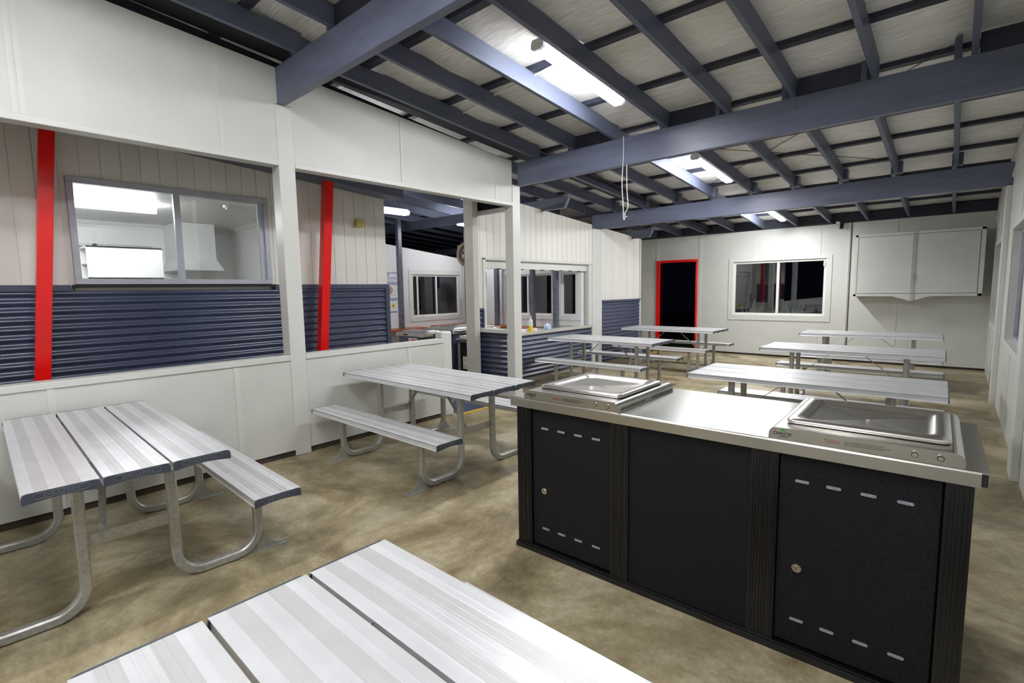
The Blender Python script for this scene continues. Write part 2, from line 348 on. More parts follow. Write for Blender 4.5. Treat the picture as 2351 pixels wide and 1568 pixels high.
for y in (-2.0, -.8, .42, .46, 1.66, 3.485, 5.0): slab_y(m, XL, XL+.006, y-.014, y+.014, 2.75, rb(y)-.01, rb(y)-.012)
m.build('header_strip', 'cream_trim', wl)
m = MB(); slab_y(m, XL-.12, XL-.03, YF, B2, rb(YF), rb(YF)+.165, rb(B2)+.165)
for v in range(len(m.v)):
    x, y, z = m.v[v]
    if z < rb(YF)+.01 and y > 0: m.v[v] = (x, y, rb(B2))
m.build('fascia', 'dark', wl)
m = MB(); slab_y(m, XL-.03, -4.345, YF, YB, rb(YF)+.10, 0, 0)
for i, (x, y, z) in enumerate(m.v): m.v[i] = (x, y, rb(y)+(.085 if i < 4 else .10))
o = struct(m.build('trim_2', 'dark'))
# posts in the line of the left wall
P = MB().box(XL-.14, XL+.008, 2.12, 2.27, 0, 3.24).build('support_post', 'cream_trim', None, .004)
tag(P, 'square cream post in the left wall carrying the nearest slate beam', 'post', 'cream posts')
P = MB().box(XL-.14, XL+.008, 5.32, 5.48, 0, 2.99).build('support_post', 'cream_trim', None, .004)
tag(P, 'square cream post behind the long bench table beside the servery', 'post', 'cream posts')
P = MB().box(-5.56, -5.39, 8.5, 8.86, 0, 2.72).build('support_post', 'cream_trim', None, .004)
tag(P, 'cream post between servery opening and corrugated wall panel further back', 'post', 'cream posts')
P = MB(); P.box(XL-.13, XL+.008, 3.98, 4.14, 0, 1.055); P = P.build('half_wall_post', 'cream_trim', None, .02)
tag(P, 'short cream end post of the half wall with rounded top', 'post')
P = MB().box(-5.45, -5.27, 5.13, 5.24, 0, 3.3)
P.cyl((-5.37, 5.131, 2.0), (-5.37, 5.127, 2.0), .006, n=8, mi=1).cyl((-5.32, 5.131, 2.0), (-5.32, 5.127, 2.0), .006, n=8, mi=1)
P = P.build('servery_post', ['greycream', 'print_black']); tag(P, 'tall grey-cream post at the left end of the servery wall', 'post')
# right wall with two windows; R1 behind the strip, R2 nearer
def wall_x(name, xa, xb, y0, y1, holes, ztop, mats='cream', zbase=0.03):
    mb = MB(); cur = y0
    for (a, b, z0, z1) in sorted(holes):
        slab_y(mb, xa, xb, cur, a, zbase, ztop(cur), ztop(a)); mb.box(xa, xb, a, b, zbase, z0); slab_y(mb, xa, xb, a, b, z1, ztop(a), ztop(b)); cur = b
    slab_y(mb, xa, xb, cur, y1, zbase, ztop(cur), ztop(y1)); return struct(mb.build(name, mats))
R1 = (9.7, 11.5, .92, 2.12); R2 = (6.15, 7.95, .90, 2.13); R3 = (-1.5, .8, .9, 2.13)
wr = wall_x('wall_right', XR, XR+.12, YF, YB, [R1, R2, R3], lambda y: rb(y)+.16, zbase=0)
m = MB()
for y in (-1.9, 2.1, 5.4, 8.74): m.box(XR-.05, XR, y, y+.3, 0, rb(y)-.3 if y > 2 else 3.2)
m.build('wall_strip', 'cream_trim', wr, .004)
m = MB()
for y in (1.2, 4.2, 6.0, 7.1, 10.3, 11.2): m.box(XR-.006, XR, y-.012, y+.012, .0, .88); m.box(XR-.006, XR, y-.012, y+.012, 2.2, rb(y)-.05)
m.bar((XR-.008, YF, rb(YF)-.2), (XR-.008, YB, rb(YB)-.2), .016, .05)
m.build('cover_strip', 'cream_trim', wr)
def window_x(idx, xin, y0, y1, z0, z1, face, depth=.085, frame='alu_frame', trim=True, mull=None, tr=.07):
    """window in a wall plane x=xin, room on side `face` (-1: room at smaller x)"""
    f = face; mb = MB(); t = .012
    if trim:
        for (a, b, c, d) in ((y0-tr, y1+tr, z1, z1+tr), (y0-tr, y1+tr, z0-tr, z0), (y0-tr, y0, z0, z1), (y1, y1+tr, z0, z1)):
            xs = sorted((xin, xin+f*t)); mb.box(xs[0], xs[1], a, b, c, d)
    else: mb.box(xin-.001, xin+.001, y0, y0+.01, z0-.001, z0)
    root = struct(mb.build('window_%d' % idx, 'cream_trim', None, .003))
    gx = xin-f*depth; mb = MB(); w_ = .04
    for (a, b, c, d) in ((y0, y1, z1-w_, z1), (y0, y1, z0, z0+w_), (y0, y0+w_, z0+w_, z1-w_), (y1-w_, y1, z0+w_, z1-w_)): mb.box(gx-.025, gx+.025, a, b, c, d)
    ym = (y0+y1)/2 if mull is None else mull
    mb.box(gx-.03, gx+.02, ym-.02, ym+.02, z0+w_, z1-w_)
    mb.build('window_frame', frame, root)
    mb = MB(); mb.box(gx-.006, gx-.001, y0+w_, ym-.02, z0+w_, z1-w_); mb.build('pane', 'glass', root)
    mb = MB(); mb.box(gx+.001, gx+.006, ym+.02, y1-w_, z0+w_, z1-w_); mb.build('pane', 'glass', root)
    return root
window_x(1, XR, *R2, face=-1); window_x(2, XR, *R1, face=-1); window_x(3, XR, *R3, face=-1)
# back wall
bw = MB(); DX0, DX1 = -5.60, -4.70
WB = (-3.84, -2.02, .91, 2.09)
bw.box(-6.3, DX0, YB, YB+.1, .04, 2.76); bw.box(DX0, DX1, YB, YB+.1, 2.15, 2.76); bw.box(DX1, WB[0], YB, YB+.1, .04, 2.76)
bw.box(WB[0], WB[1], YB, YB+.1, .04, WB[2]); bw.box(WB[0], WB[1], YB, YB+.1, WB[3], 2.76); bw.box(WB[1], XR, YB, YB+.1, .04, 2.76)
wb = struct(bw.build('wall_back', 'cream'))
m = MB(); m.box(-6.3, DX0, YB+.02, YB+.09, 0, .04); m.box(DX1, XR, YB+.02, YB+.09, 0, .04); m.build('sole_plate', 'dark_timber', wb)
m = MB()
for x, wd, a, b in ((-5.68, .07, 2.21, 2.76), (-4.60, .07, .05, 2.76), (-3.40, .012, 2.16, 2.76), (-3.40, .012, .05, .79), (-2.14, .012, 2.16, 2.76), (-2.14, .012, .05, .79), (-1.66, .035, .05, 2.76), (-.9, .02, 2.52, 2.76), (-.85, .02, .05, 1.3)):
    m.box(x-wd/2, x+wd/2, YB-.008, YB, a, b)
m.build('cover_strip', 'cream_trim', wb)
m = MB(); m.box(-1.625, -1.61, YB-.0095, YB, .05, 2.76); m.build('joint_line', 'dark_timber', wb)
m = MB(); m.box(-6.3, XR, YB+.02, YB+.07, 2.76, rb(YB)+.17); m.build('blocking_board', 'batten', wb)
# end walls of the side recess
m = MB().box(-6.4, -6.3, 10.5, YB+.1, 0, 2.8); struct(m.build('wall_recess', 'greycream'))
m = MB().box(-6.3, -5.47, 10.46, 10.5, .0, 2.6); struct(m.build('wall_recess_side', 'greycream'))
# door frame
m = MB(); m.box(DX0-.10, DX0, YB-.03, YB+.11, .02, 2.21); m.box(DX0, DX1+.04, YB-.03, YB+.11, 2.15, 2.21); m.box(DX1, DX1+.04, YB-.03, YB+.11, .02, 2.15)
struct(m.build('door_1', 'red', None, .004))
# back window
x0, x1, z0, z1 = WB; m = MB(); tr = .10
for (a, b, c, d) in ((x0-tr, x1+tr, z1, z1+.07), (x0-tr, x1+tr, z0-.12, z0), (x0-tr, x0, z0, z1), (x1, x1+tr, z0, z1)): m.box(a, b, YB-.014, YB, c, d)
wn = struct(m.build('window_4', 'cream_trim', None, .003))
m = MB(); gy = YB+.05; f_ = .045
for (a, b, c, d) in ((x0, x1, z1-f_, z1), (x0, x1, z0, z0+f_), (x0, x0+f_, z0+f_, z1-f_), (x1-f_, x1, z0+f_, z1-f_), (-2.945, -2.895, z0+f_, z1-f_)): m.box(a, b, gy-.03, gy+.03, c, d)
m.build('window_frame', 'whiteframe', wn)
MB().box(x0+f_, -2.945, gy-.008, gy-.003, z0+f_, z1-f_).build('pane', 'glass', wn)
MB().box(-2.895, x1-f_, gy+.003, gy+.008, z0+f_, z1-f_).build('pane', 'glass', wn)
MB().box(x1-f_-.01, x1-f_+.02, gy-.05, gy-.03, z1-.16, z1-.06).build('latch', 'clearplastic', wn)
# wall behind the camera and its sides
m = MB(); m.box(XL-.1, XR+.12, YF-.1, YF, 0, rb(YF)+.2); struct(m.build('wall_front', 'cream'))
# ---- side building wall (left of the walkway) with a window, x = XA
XA = -5.87; YA0, YA1 = -1.2, 4.06
WA = (.79, 2.50, 1.66, 2.60)
def zta(y): return 2.945-(y-1.91)*.071
m = MB()
cladding(m, YA0, WA[0], XA, 1.64, zta(YA0), zta(WA[0])); cladding(m, WA[1], YA1, XA, 1.64, zta(WA[1]), zta(YA1)); cladding(m, WA[0], WA[1], XA, WA[3], zta(WA[0]), zta(WA[1]))
m.box(XA-.09, XA-.05, YA0, WA[0], 0, 2.5); m.box(XA-.09, XA-.05, WA[1], YA1, 0, 2.6); m.box(XA-.09, XA-.02, WA[0], WA[1], 0, WA[2])
wa = struct(m.build('wall_cabin', 'cladding'))
m = MB(); corrugated(m, 'y', YA0, WA[0]-.0, XA, .1, 1.60); corrugated(m, 'y', WA[0], YA1-.04, XA, .1, 1.60)
for y in (1.0, 2.05, 2.98):
    for k in (3, 8, 12, 16): m.cyl((XA+.017, y+.03*k/10, .1+.076*k+.038), (XA+.024, y+.03*k/10, .1+.076*k+.038), .007, n=6)
m.build('corrugated_panel', 'navy', wa)
m = MB(); m.box(XA-.02, XA+.03, YA0, WA[0]-.03, 1.60, 1.655); m.box(XA-.02, XA+.03, WA[1]+.03, YA1+.01, 1.60, 1.655); m.box(XA-.05, XA+.035, YA1-.05, YA1+.01, 0, 1.61); m.build('flashing', 'navyflat', wa)
slab = MB(); slab_y(slab, XA-.0, XA+.28, .8, YA1+.12, 2.7, 3.0, 3.0)
for i, (x, y, z) in enumerate(slab.v): slab.v[i] = (x, y, zta(y)+(.0 if i < 4 else .22))
slab.build('eaves_board', 'rafter', wa)
# its window (aluminium, sliding)
m = MB(); a, b, z0, z1 = WA
for (p, q, r, s) in ((a, b, z1-.055, z1), (a, b, z0, z0+.05), (a, a+.05, z0+.05, z1-.055), (b-.05, b, z0+.05, z1-.055)): m.box(XA-.03, XA+.035, p, q, r, s)
wq = struct(m.build('window_5', 'alu_frame', None, .004))
m = MB(); ym = 1.62; m.box(XA-.01, XA+.03, ym-.03, ym+.025, z0+.05, z1-.055); m.box(XA-.02, XA+.01, b-.1, b-.05, z0+.05, z1-.055); m.build('sash', 'alu_frame', wq)
MB().box(XA+.004, XA+.008, a+.05, ym-.03, z0+.05, z1-.055).build('pane', 'glass', wq)
MB().box(XA-.008, XA-.004, ym+.025, b-.05, z0+.05, z1-.055).build('pane', 'glass', wq)
MB().box(XA+.0, XA+.06, a-.02, b+.03, z0-.03, z0-.004).build('sill_strip', 'dark', wq)
# side room behind that window
m = MB(); m.box(-9.0, -8.9, YA0, 3.2, 0, 2.6); struct(m.build('wall_room_far', 'white'))
m = MB(); m.box(-8.9, XA-.09, 3.2, 3.3, 0, 2.6); struct(m.build('wall_room_end', 'white'))
m = MB(); m.box(-8.9, XA-.09, YA0-.1, YA0, 0, 2.6); struct(m.build('wall_room_front', 'white'))
m = MB(); m.box(-8.9, XA-.05, YA0, 3.2, 2.58, 2.64); cr_ = struct(m.build('ceiling_room', 'white'))
m = MB()
for i in range(5):
    t = i/4*PI/2; d = .09*(1-math.sin(t)); e = .09*(1-math.cos(t))
m.prism([(-8.9, 2.49), (-8.9, 2.58), (-8.81, 2.58), (-8.85, 2.55), (-8.88, 2.53)], 'y', YA0, 3.2)
m.prism([(3.2, 2.49), (3.2, 2.58), (3.11, 2.58), (3.15, 2.55), (3.18, 2.53)], 'x', -8.9, XA-.09)
m.build('cornice', 'white', cr_)
# room far window and door
m = MB(); 
for (p, q, r, s) in ((.9, 2.18, 2.27, 2.35), (.9, 2.18, 1.1, 1.18), (.9, .98, 1.18, 2.27), (2.10, 2.18, 1.18, 2.27)): m.box(-8.9, -8.87, p, q, r, s)
wz = struct(m.build('window_6', 'white'))
m = MB(); m.box(-8.9, -8.88, 1.42, 1.47, 1.18, 2.27); m.box(-8.9, -8.88, .98, 2.10, 2.24, 2.27); m.build('window_frame', 'alu_frame', wz)
MB().box(-8.899, -8.892, .98, 2.10, 1.18, 2.27).build('pane', mat('night_window_dark', (46, 48, 58), .15, noise=.4, nscale=40), wz)
m = MB(); m.box(-6.98, -6.9, 3.17, 3.2, 0, 2.12); m.box(-6.98, -6.1, 3.17, 3.2, 2.12, 2.2); m.box(-6.15, -6.1, 3.17, 3.2, 0, 2.12)
dz = struct(m.build('door_2', 'white', None, .004)); MB().box(-6.9, -6.15, 3.185, 3.198, 0, 2.12).build('door_leaf', 'greycream', dz)
# ---- servery wall x = XS facing the dining room
XS = -5.40
def zts(y): return 3.03-(y-5.2)*.073
OP = (5.46, 8.45, .83, 2.04)
m = MB()
cladding(m, 5.24, OP[0], XS, 1.28, zts(5.24), zts(OP[0])); cladding(m, OP[0], 8.5, XS, OP[3], zts(OP[0]), zts(8.5)); cladding(m, 8.86, 10.5, XS, 1.30, zts(8.86), zts(10.5), step=.3)
m.box(XS-.09, XS-.05, 5.24, OP[0], 0, 2.04); m.box(XS-.09, XS-.05, 8.87, 10.5, 0, 2.4); m.box(XS-.09, XS-.05, OP[0], 8.45, 0, .8)
ws = struct(m.build('wall_servery', 'cladding'))
m = MB(); corrugated(m, 'y', 5.28, 5.44, XS, .1, 1.25); corrugated(m, 'y', OP[0], 8.45, XS, .06, .78); corrugated(m, 'y', 8.88, 10.46, XS, .05, 1.27); m.build('corrugated_panel', 'navy', ws)
m = MB(); m.box(XS-.02, XS+.03, 5.26, 5.44, 1.25, 1.28); m.box(XS-.02, XS+.03, 8.86, 10.48, 1.27, 1.31); m.box(XS-.02, XS+.03, 5.42, 5.445, .98, 1.25); m.build('flashing', 'navyflat', ws)
m = MB(); m.box(XS-.09, XS+.02, 5.445, 5.50, .83, 2.04); m.box(XS-.09, XS+.02, 5.445, 8.5, 2.01, 2.05); m.box(XS-.12, XS+.005, 8.38, 8.495, .83, 2.01); m.box(XS-.07, XS+.02, 10.46, 10.52, 0, zts(10.5)); m.build('opening_trim', 'cream_trim', ws, .006)
m = MB(); m.box(XS-.14, XS-.04, 5.5, 8.4, 1.885, 2.01); 
for k in range(9): m.box(XS-.05, XS-.035, 5.8+k*.28, 5.9+k*.28, 1.875, 1.89, 1)
m.build('roller_shutter', ['cream_trim', 'dark_timber'], ws)
o = MB().box(XS-.55, XS+.03, OP[0]-.02, 8.45, .785, .83).build('servery_worktop', 'greycream', None, .004); tag(o, 'long pale servery worktop above the navy corrugated wall', 'worktop')
# low return wall
m = MB(); m.box(-5.40, XL-.14, 5.34, 5.42, 0, .93); corrugated(m, 'x', -5.38, XL-.14, 5.335, .08, .925, face=-1, back=.01, mi=1); m.box(-5.46, XL-.10, 5.28, 5.46, .93, .98, 2)
struct(m.build('wall_return', ['cream', 'navy', 'cream_trim']))
m = MB(); m.box(-5.41, XL-.12, 5.29, 5.35, 2.64, 2.70); m.box(-5.41, XL-.12, 5.33, 5.35, 2.70, 2.98, 1)
for k in range(7): m.bar((-5.38, 5.32, 2.73+k*.033), (XL-.14, 5.32, 2.73+k*.033), .008, .02, mi=1)
struct(m.build('trim_1', ['cream_trim', 'dark']))
# ---- kitchen far walls
XK, YK = -8.9, 8.25
def ztk(y): return 2.52-(y-6.3)*.11
WK = (6.80, 8.17, .99, 1.92)
wall_x('wall_kitchen_left', XK-.1, XK, 3.3, YK, [WK], ztk, 'white', 0)
K1 = (-7.47, -6.19, 1.02, 1.87); K2 = (-5.96, -5.6, 1.02, 1.87)
m = MB(); m.box(XK-.1, K1[0], YK, YK+.1, 0, 2.62); m.box(K1[0], K1[1], YK, YK+.1, 0, K1[2]); m.box(K1[0], K1[1], YK, YK+.1, K1[3], 2.62); m.box(K1[1], K2[0], YK, YK+.1, 0, 2.62)
m.box(K2[0], K2[1], YK, YK+.1, 0, K2[2]); m.box(K2[0], K2[1], YK, YK+.1, K2[3], 2.62); m.box(K2[1], XS-.09, YK, YK+.1, 0, 2.62)
struct(m.build('wall_kitchen_back', 'white'))
wk = window_x(7, XK, *WK, face=1, depth=.05, frame='whiteframe', mull=7.5, tr=.1)
MB().box(XK-.03, XK-.0, 6.93, 6.96, 1.03, 1.88).build('sash', 'whiteframe', wk)
def window_y(idx, yin, x0, x1, z0, z1, tr=.09, mull=None):
    mb = MB()
    for (a, b, c, d) in ((x0-tr, x1+tr, z1, z1+tr), (x0-tr, x1+tr, z0-tr, z0), (x0-tr, x0, z0, z1), (x1, x1+tr, z0, z1)): mb.box(a, b, yin-.014, yin, c, d)
    root = struct(mb.build('window_%d' % idx, 'white', None, .003)); mb = MB(); g = yin+.04; q = .035
    ms = [(a-.02, a+.02, z0+q, z1-q) for a in (mull or [])]
    for (a, b, c, d) in [(x0, x1, z1-q, z1), (x0, x1, z0, z0+q), (x0, x0+q, z0+q, z1-q), (x1-q, x1, z0+q, z1-q)]+ms: mb.box(a, b, g-.025, g+.025, c, d)
    mb.build('window_frame', 'whiteframe', root); MB().box(x0+q, x1-q, g-.003, g+.003, z0+q, z1-q).build('pane', 'glass', root); return root
window_y(8, YK, *K1, mull=[-7.3, -6.85]); window_y(9, YK, *K2)
# ------------------------------------------------------------------ roof timbers
def beam(y, x0, x1, z0, z1, th, label, strapx=(), group='slate blue cross beams'):
    o = MB().box(x0, x1, y, y+th, z0, z1).build('roof_beam', 'beam', None, .004); tag(o, label, 'beam', group)
    if strapx:
        s = MB()
        for x in strapx:
            s.box(x-.017, x+.017, y-.003, y, z1-.11, z1)
            for k in range(4): s.cyl((x, y-.005, z1-.02-k*.024), (x, y-.003, z1-.02-k*.024), .004, n=6)
        s.build('strap', 'beam', o)
    bo = MB()
    for k in range(3):
        for q in (-.06, .06): bo.cyl((x0+(x1-x0)*(.28+.23*k)+q, y-.004, (z0+z1)/2+q*.8), (x0+(x1-x0)*(.28+.23*k)+q, y, (z0+z1)/2+q*.8), .011, n=10)
    bo.build('bolt', 'beam', o); return o
RX2 = [-4.36, -3.76, -3.16, -2.52, -1.87, -1.27, -.65, -.02]
RX3 = [-5.06, -4.44, -3.82, -3.20, -2.58, -1.97, -1.35, -.73, -.12]
RX4 = [-5.75, -5.13, -4.51, -3.88, -3.25, -2.62, -2.01, -1.39, -.77, -.14]
RX1 = [-4.30, -3.70, -3.10, -2.46, -1.81, -1.21, -.59, .04]
beam(B1, XL, XR, 3.24, 3.555, .07, 'slate blue beam nearest the camera, crossing overhead to the first cream post')
beam(B2, XL, XR, 2.985, 3.30, .07, 'long slate blue beam with the white cord hanging from it', [x+.022 for x in RX2])
beam(B3, -5.55, XR, 2.72, 3.0, .07, 'slate blue beam third from the camera, over the middle tables', [x+.022 for x in RX3[2:]])
def stub_beam(y, x0, x1, z0, z1, label):
    c = (z1-z0)*.85; m = MB().prism([(x0, z0), (x1-c*.55, z0), (x1, z0+c), (x1, z1), (x0, z1)], 'y', y, y+.065); o = m.build('roof_beam', 'beam', None, .003); tag(o, label, 'beam', 'kitchen beams with chamfered ends')
stub_beam(6.9, -14.2, -4.84, 2.88, 3.06, 'kitchen beam with chamfered end poking out over the servery opening')
stub_beam(10.1, -14.2, -4.92, 2.62, 2.79, 'kitchen beam with chamfered end poking out near the red door frame')
ordn = ['first', 'second', 'third', 'fourth', 'fifth', 'sixth', 'seventh', 'eighth', 'ninth', 'tenth', 'eleventh', 'twelfth']
def rafters(xs, y0, y1, where, group, zo=0):
    for i, x in enumerate(xs):
        m = MB(); m.hexa([(x, y0, rb(y0)+zo), (x+.045, y0, rb(y0)+zo), (x+.045, y1, rb(y1)+zo), (x, y1, rb(y1)+zo)], [(x, y0, rb(y0)+.165), (x+.045, y0, rb(y0)+.165), (x+.045, y1, rb(y1)+.165), (x, y1, rb(y1)+.165)])
        o = m.build('rafter', 'rafter', None, .003); tag(o, 'slate rafter, %s from the left %s' % (ordn[i], where), 'rafter', group)
        if 8 < y1 < 12 and x > -5.5:
            MB().box(x+.046, x+.09, y1-.11, y1+.02, rb(y1)+.003, rb(y1)+.155).build('lap_block', 'rafter', o)
rafters(RX1, YF, B1+.05, 'in the bay above the camera', 'rafters of the bay above the camera')
rafters(RX2, B1, B2+.05, 'between the two nearest beams', 'rafters between the two nearest beams')
rafters(RX3, B2+.0, B3+.05, 'between the second and third beams', 'rafters between second and third beams')
rafters(RX4, B3, YB+.04, 'between the third beam and the back wall', 'rafters in front of the back wall')
rafters([-13.95+.62*k for k in range(8)], 3.2, 12.3, 'over the verandah beyond the kitchen', 'verandah rafters beyond the kitchen')
rafters([-8.75, -8.13, -7.5, -6.88, -6.25, -5.65], 3.2, YK+.3, 'over the kitchen', 'kitchen rafters')
# battens
for i, y in enumerate(BAT[1:-1]):
    m = MB(); z = rb(y)+.166; m.hexa([(-14.3, y-.035, z), (XR, y-.035, z), (XR, y+.035, z-.0055), (-14.3, y+.035, z-.0055)], [(-14.3, y-.035, z+.045), (XR, y-.035, z+.045), (XR, y+.035, z+.0395), (-14.3, y+.035, z+.0395)])
    o = m.build('ceiling_batten', 'batten'); tag(o, 'dark batten under the foil, %s' % (['far behind the camera', 'behind the camera', 'just behind the camera', 'above the camera', 'just before the nearest beam', 'first past the nearest beam', 'second past the nearest beam', 'third past the nearest beam', 'first past the corded beam', 'second past the corded beam', 'third past the corded beam', 'just before the third beam', 'first past the third beam', 'second past the third beam', 'closest to the back wall'][i]), 'batten', 'battens under the foil roof')
# blocking boards on top of beam 2 in alternate bays, and others
def block(x0, x1, y, z, h, label):
    o = MB().box(x0, x1, y+.01, y+.05, z, z+h).build('blocking_board', 'batten'); tag(o, label, 'board', 'blocking boards between rafters')
for k, (a, b) in enumerate(((RX2[1], RX2[2]), (RX2[3], RX2[4]), (RX2[5], RX2[6]))):
    block(a+.05, b, B2, 3.302, .155, 'dark blocking board on the corded beam, %s from the left' % ordn[k])
block(RX2[7]+.05, XR, B2, 3.302, .155, 'dark blocking board on the corded beam beside the right wall')
for k, (a, b) in enumerate(((RX1[1], RX1[2]),)): block(a+.05, b, B1, 3.557, .155, 'dark blocking board on the beam nearest the camera')
# bracing strap wires in the roof
def wire(p, q, label, r=.004):
    o = MB().tube([p, q], r, 6).build('bracing_wire', 'black_plastic'); tag(o, label, 'wire', 'roof bracing wires')
wire((-.12, B2+.1, rb(B2)+.155), (-3.3, B3-.1, rb(B3)+.155), 'thin dark bracing wire slanting across the middle roof bay')
wire((-3.8, B2+.1, rb(B2)+.155), (-.7, B3-.1, rb(B3)+.155), 'thin dark bracing wire crossing the other one in the middle roof bay')
# conduit in near bay
m = MB().tube([(-4.4, 4.12, rb(4.12)+.15), (-3.72, 3.98, rb(4)+.15), (-3.1, 3.9, rb(3.9)+.15), (-2.7, 3.84, rb(3.84)+.155)], .008, 8).build('cable_conduit', 'cord'); tag(m, 'white cable conduit clipped along a roof batten near the first lamp', 'conduit')
# fluorescent fittings
def lamp(y0, y1, label, first=None, x0=-2.70, wdt=.13, tube=None):
    if first:
        o = copy_tree(first); o.location = (x0, y0, rb(y0)-.005); o['label'] = label
        if tube:
            d = [c for c in o.children if c.name.startswith('diffuser')][0]; d.data = d.data.copy(); d.data.materials[0] = MT[tube]
        return o
    L_ = y1-y0; r = empty('fluorescent_light', (x0, y0, rb(y0)-.005), 0, label, 'light', 'ceiling tube lights in the dining room')
    r.rotation_euler = (-math.atan(.079), 0, 0)
    m = MB().prism([(-.002, .05), (wdt+.002, .05), (wdt-.012, .09), (.012, .09)], 'y', 0, L_); m.build('lamp_base', 'clearplastic', r)
    m = MB().prism([(.004, .05), (wdt-.004, .05), (wdt-.004, .02), (wdt-.03, 0), (.03, 0), (.004, .02)], 'y', .035, L_-.035); m.build('diffuser', 'tube', r)
    for a, b in ((0, .034), (L_-.034, L_)):
        MB().prism([(.003, .05), (wdt-.003, .05), (wdt-.003, .02), (wdt-.032, .003), (.032, .003), (.003, .02)], 'y', a, b).build('end_piece', 'tube_end', r)
    for t in (.2, .5, .8):
        for x in (-.003, wdt-.003): MB().box(x, x+.006, L_*t-.012, L_*t+.012, .03, .06).build('clip', 'chrome', r)
    return r
L1 = lamp(3.33, 4.66, 'long glowing tube light in the bay before the corded beam')
lamp(6.66, 0, 'glowing tube light under the rafters of the middle bay', L1, x0=-2.725, tube='tube_back')
lamp(10.0, 0, 'small-looking glowing tube light nearest the back wall', L1, x0=-2.765, tube='tube_back')
lamp(-.1, 0, 'tube light in the bay above the camera', L1, tube='tube_front')
lamp(-3.0, 0, 'tube light behind the camera, furthest from the back wall', L1, tube='tube_front')
lamp(-.55, 0, 'unseen fill tube light added above the camera on the right-hand side', L1, x0=-.95)  # extra row out of view, added to brighten the near end
lamp(-3.0, 0, 'unseen fill tube light added behind the camera on the right-hand side', L1, x0=-.95)  # second fitting of the added fill row, never in view
# kitchen lamp hung on chains
def box_lamp(name, x, y0, y1, z, wd, mt, label, chain=True):
    r = empty(name, (x, (y0+y1)/2, z), 0, label, 'light'); h = (y1-y0)/2
    MB().prism([(-wd/4, 0.008), (wd/4, 0.008), (wd/5, .035), (-wd/5, .035)], 'y', -h, h).build('lamp_base', 'clearplastic', r)
    MB().prism([(-wd/2+.01, 0.006), (wd/2-.01, 0.006), (wd/2, -.01), (wd/2-.02, -.055), (-wd/2+.02, -.055), (-wd/2, -.01)], 'y', -h+.01, h-.01).build('diffuser', mt, r)
    if chain:
        m = MB()
        for y in (-h*.8, h*.8): m.tube([(0, y, .03), (.02, y+.01, rb((y0+y1)/2)+.15-z)], .004, 6)
        m.build('chain', 'chrome', r)
    return r
box_lamp('kitchen_light', -7.0, 4.05, 5.3, 2.88, .16, 'tube_kitchen', 'bright tube light hanging on chains in the kitchen', True)
box_lamp('kitchen_light', -7.6, 7.02, 8.1, 2.92, .16, 'tube_kitchen', 'tube light at the back of the kitchen, hidden behind its post', True)
box_lamp('room_light', -6.95, .1, 1.72, 2.54, .085, 'tube_room', 'bright tube light on the ceiling of the side room', False)
o = MB().cyl((-6.42, 2.3, 2.578), (-6.42, 2.3, 2.55), .06, .055, 20).cyl((-6.42, 2.3, 2.55), (-6.42, 2.3, 2.53), .035, .03, 16).build('smoke_alarm', 'clearplastic'); tag(o, 'round white smoke alarm on the side room ceiling', 'smoke alarm')
# ------------------------------------------------------------------ bench tables
def plank_mesh(L, W=.25, T=.042):
    """extruded hollow-look plank centred on its own origin, top at z=0"""
    prof = []
    for i in range(6):
        t = PI/2*i/5; prof.append((-W/2+.016-.016*math.sin(t)*1.0 if 0 else -W/2+.016*(1-math.cos(PI/2-t))*1.0, -.020+.0195*math.sin(t) if 0 else -.016+.016*math.sin(t)))
    # ribs
    n = 10
    for i in range(1, n):
        u = -W/2+.016+(W-.032)*i/n; prof += [(u-.001, 0), (u, -.0005), (u+.001, 0)]
    for i in range(6):
        t = PI/2*(5-i)/5; prof.append((W/2-.016*(1-math.cos(PI/2-t)), -.016+.016*math.sin(t)))
    prof += [(W/2, -T), (W/2-.004, -T), (W/2-.006, -.010), (-W/2+.006, -.010), (-W/2+.004, -T), (-W/2, -T)]
    return MB().prism(prof, 'x', -L/2, L/2)
def cap_mb(W=.25, T=.042):
    m = MB(); pr = [(-W/2-.001, -T)]
    pr += [(-W/2-.001, -.018)] + [(-W/2+.017-.018*math.cos(t), -.017+.018*math.sin(t)) for t in (PI/6, PI/3, PI/2)]
    pr += [(W/2-.017+.018*math.cos(t), -.017+.018*math.sin(t)) for t in (PI/2, PI/3, PI/6)] + [(W/2+.001, -.018), (W/2+.001, -T)]
    nb = 8
    pr += [(W/2-.004-(W-.008)*i/nb, -T-.003+.011*math.sin(PI*i/nb)) for i in range(nb+1)]
    m.prism(pr, 'x', 0, .007)
    # oval outline and raised lettering
    pts = []
    a, r_ = .078, .0115
    for k in range(9): t = -PI/2+PI*k/8; pts.append((.0072, a+r_*math.cos(t), -.017+r_*math.sin(t)))
    for k in range(9): t = PI/2+PI*k/8; pts.append((.0072, -a+r_*math.cos(t), -.017+r_*math.sin(t)))
    pts.append(pts[0]); m.tube(pts, .0011, 5, 1)
    put_text(m, 'DRAFFIN', .0185, frame_m((.0066, 0, -.0235), (0, 1, 0), (0, 0, 1)), 1, .0016, 'CENTER', 1.62, .0002)
    return m
TABLE_TOP, SEAT = .757, .449
TL = 1.83
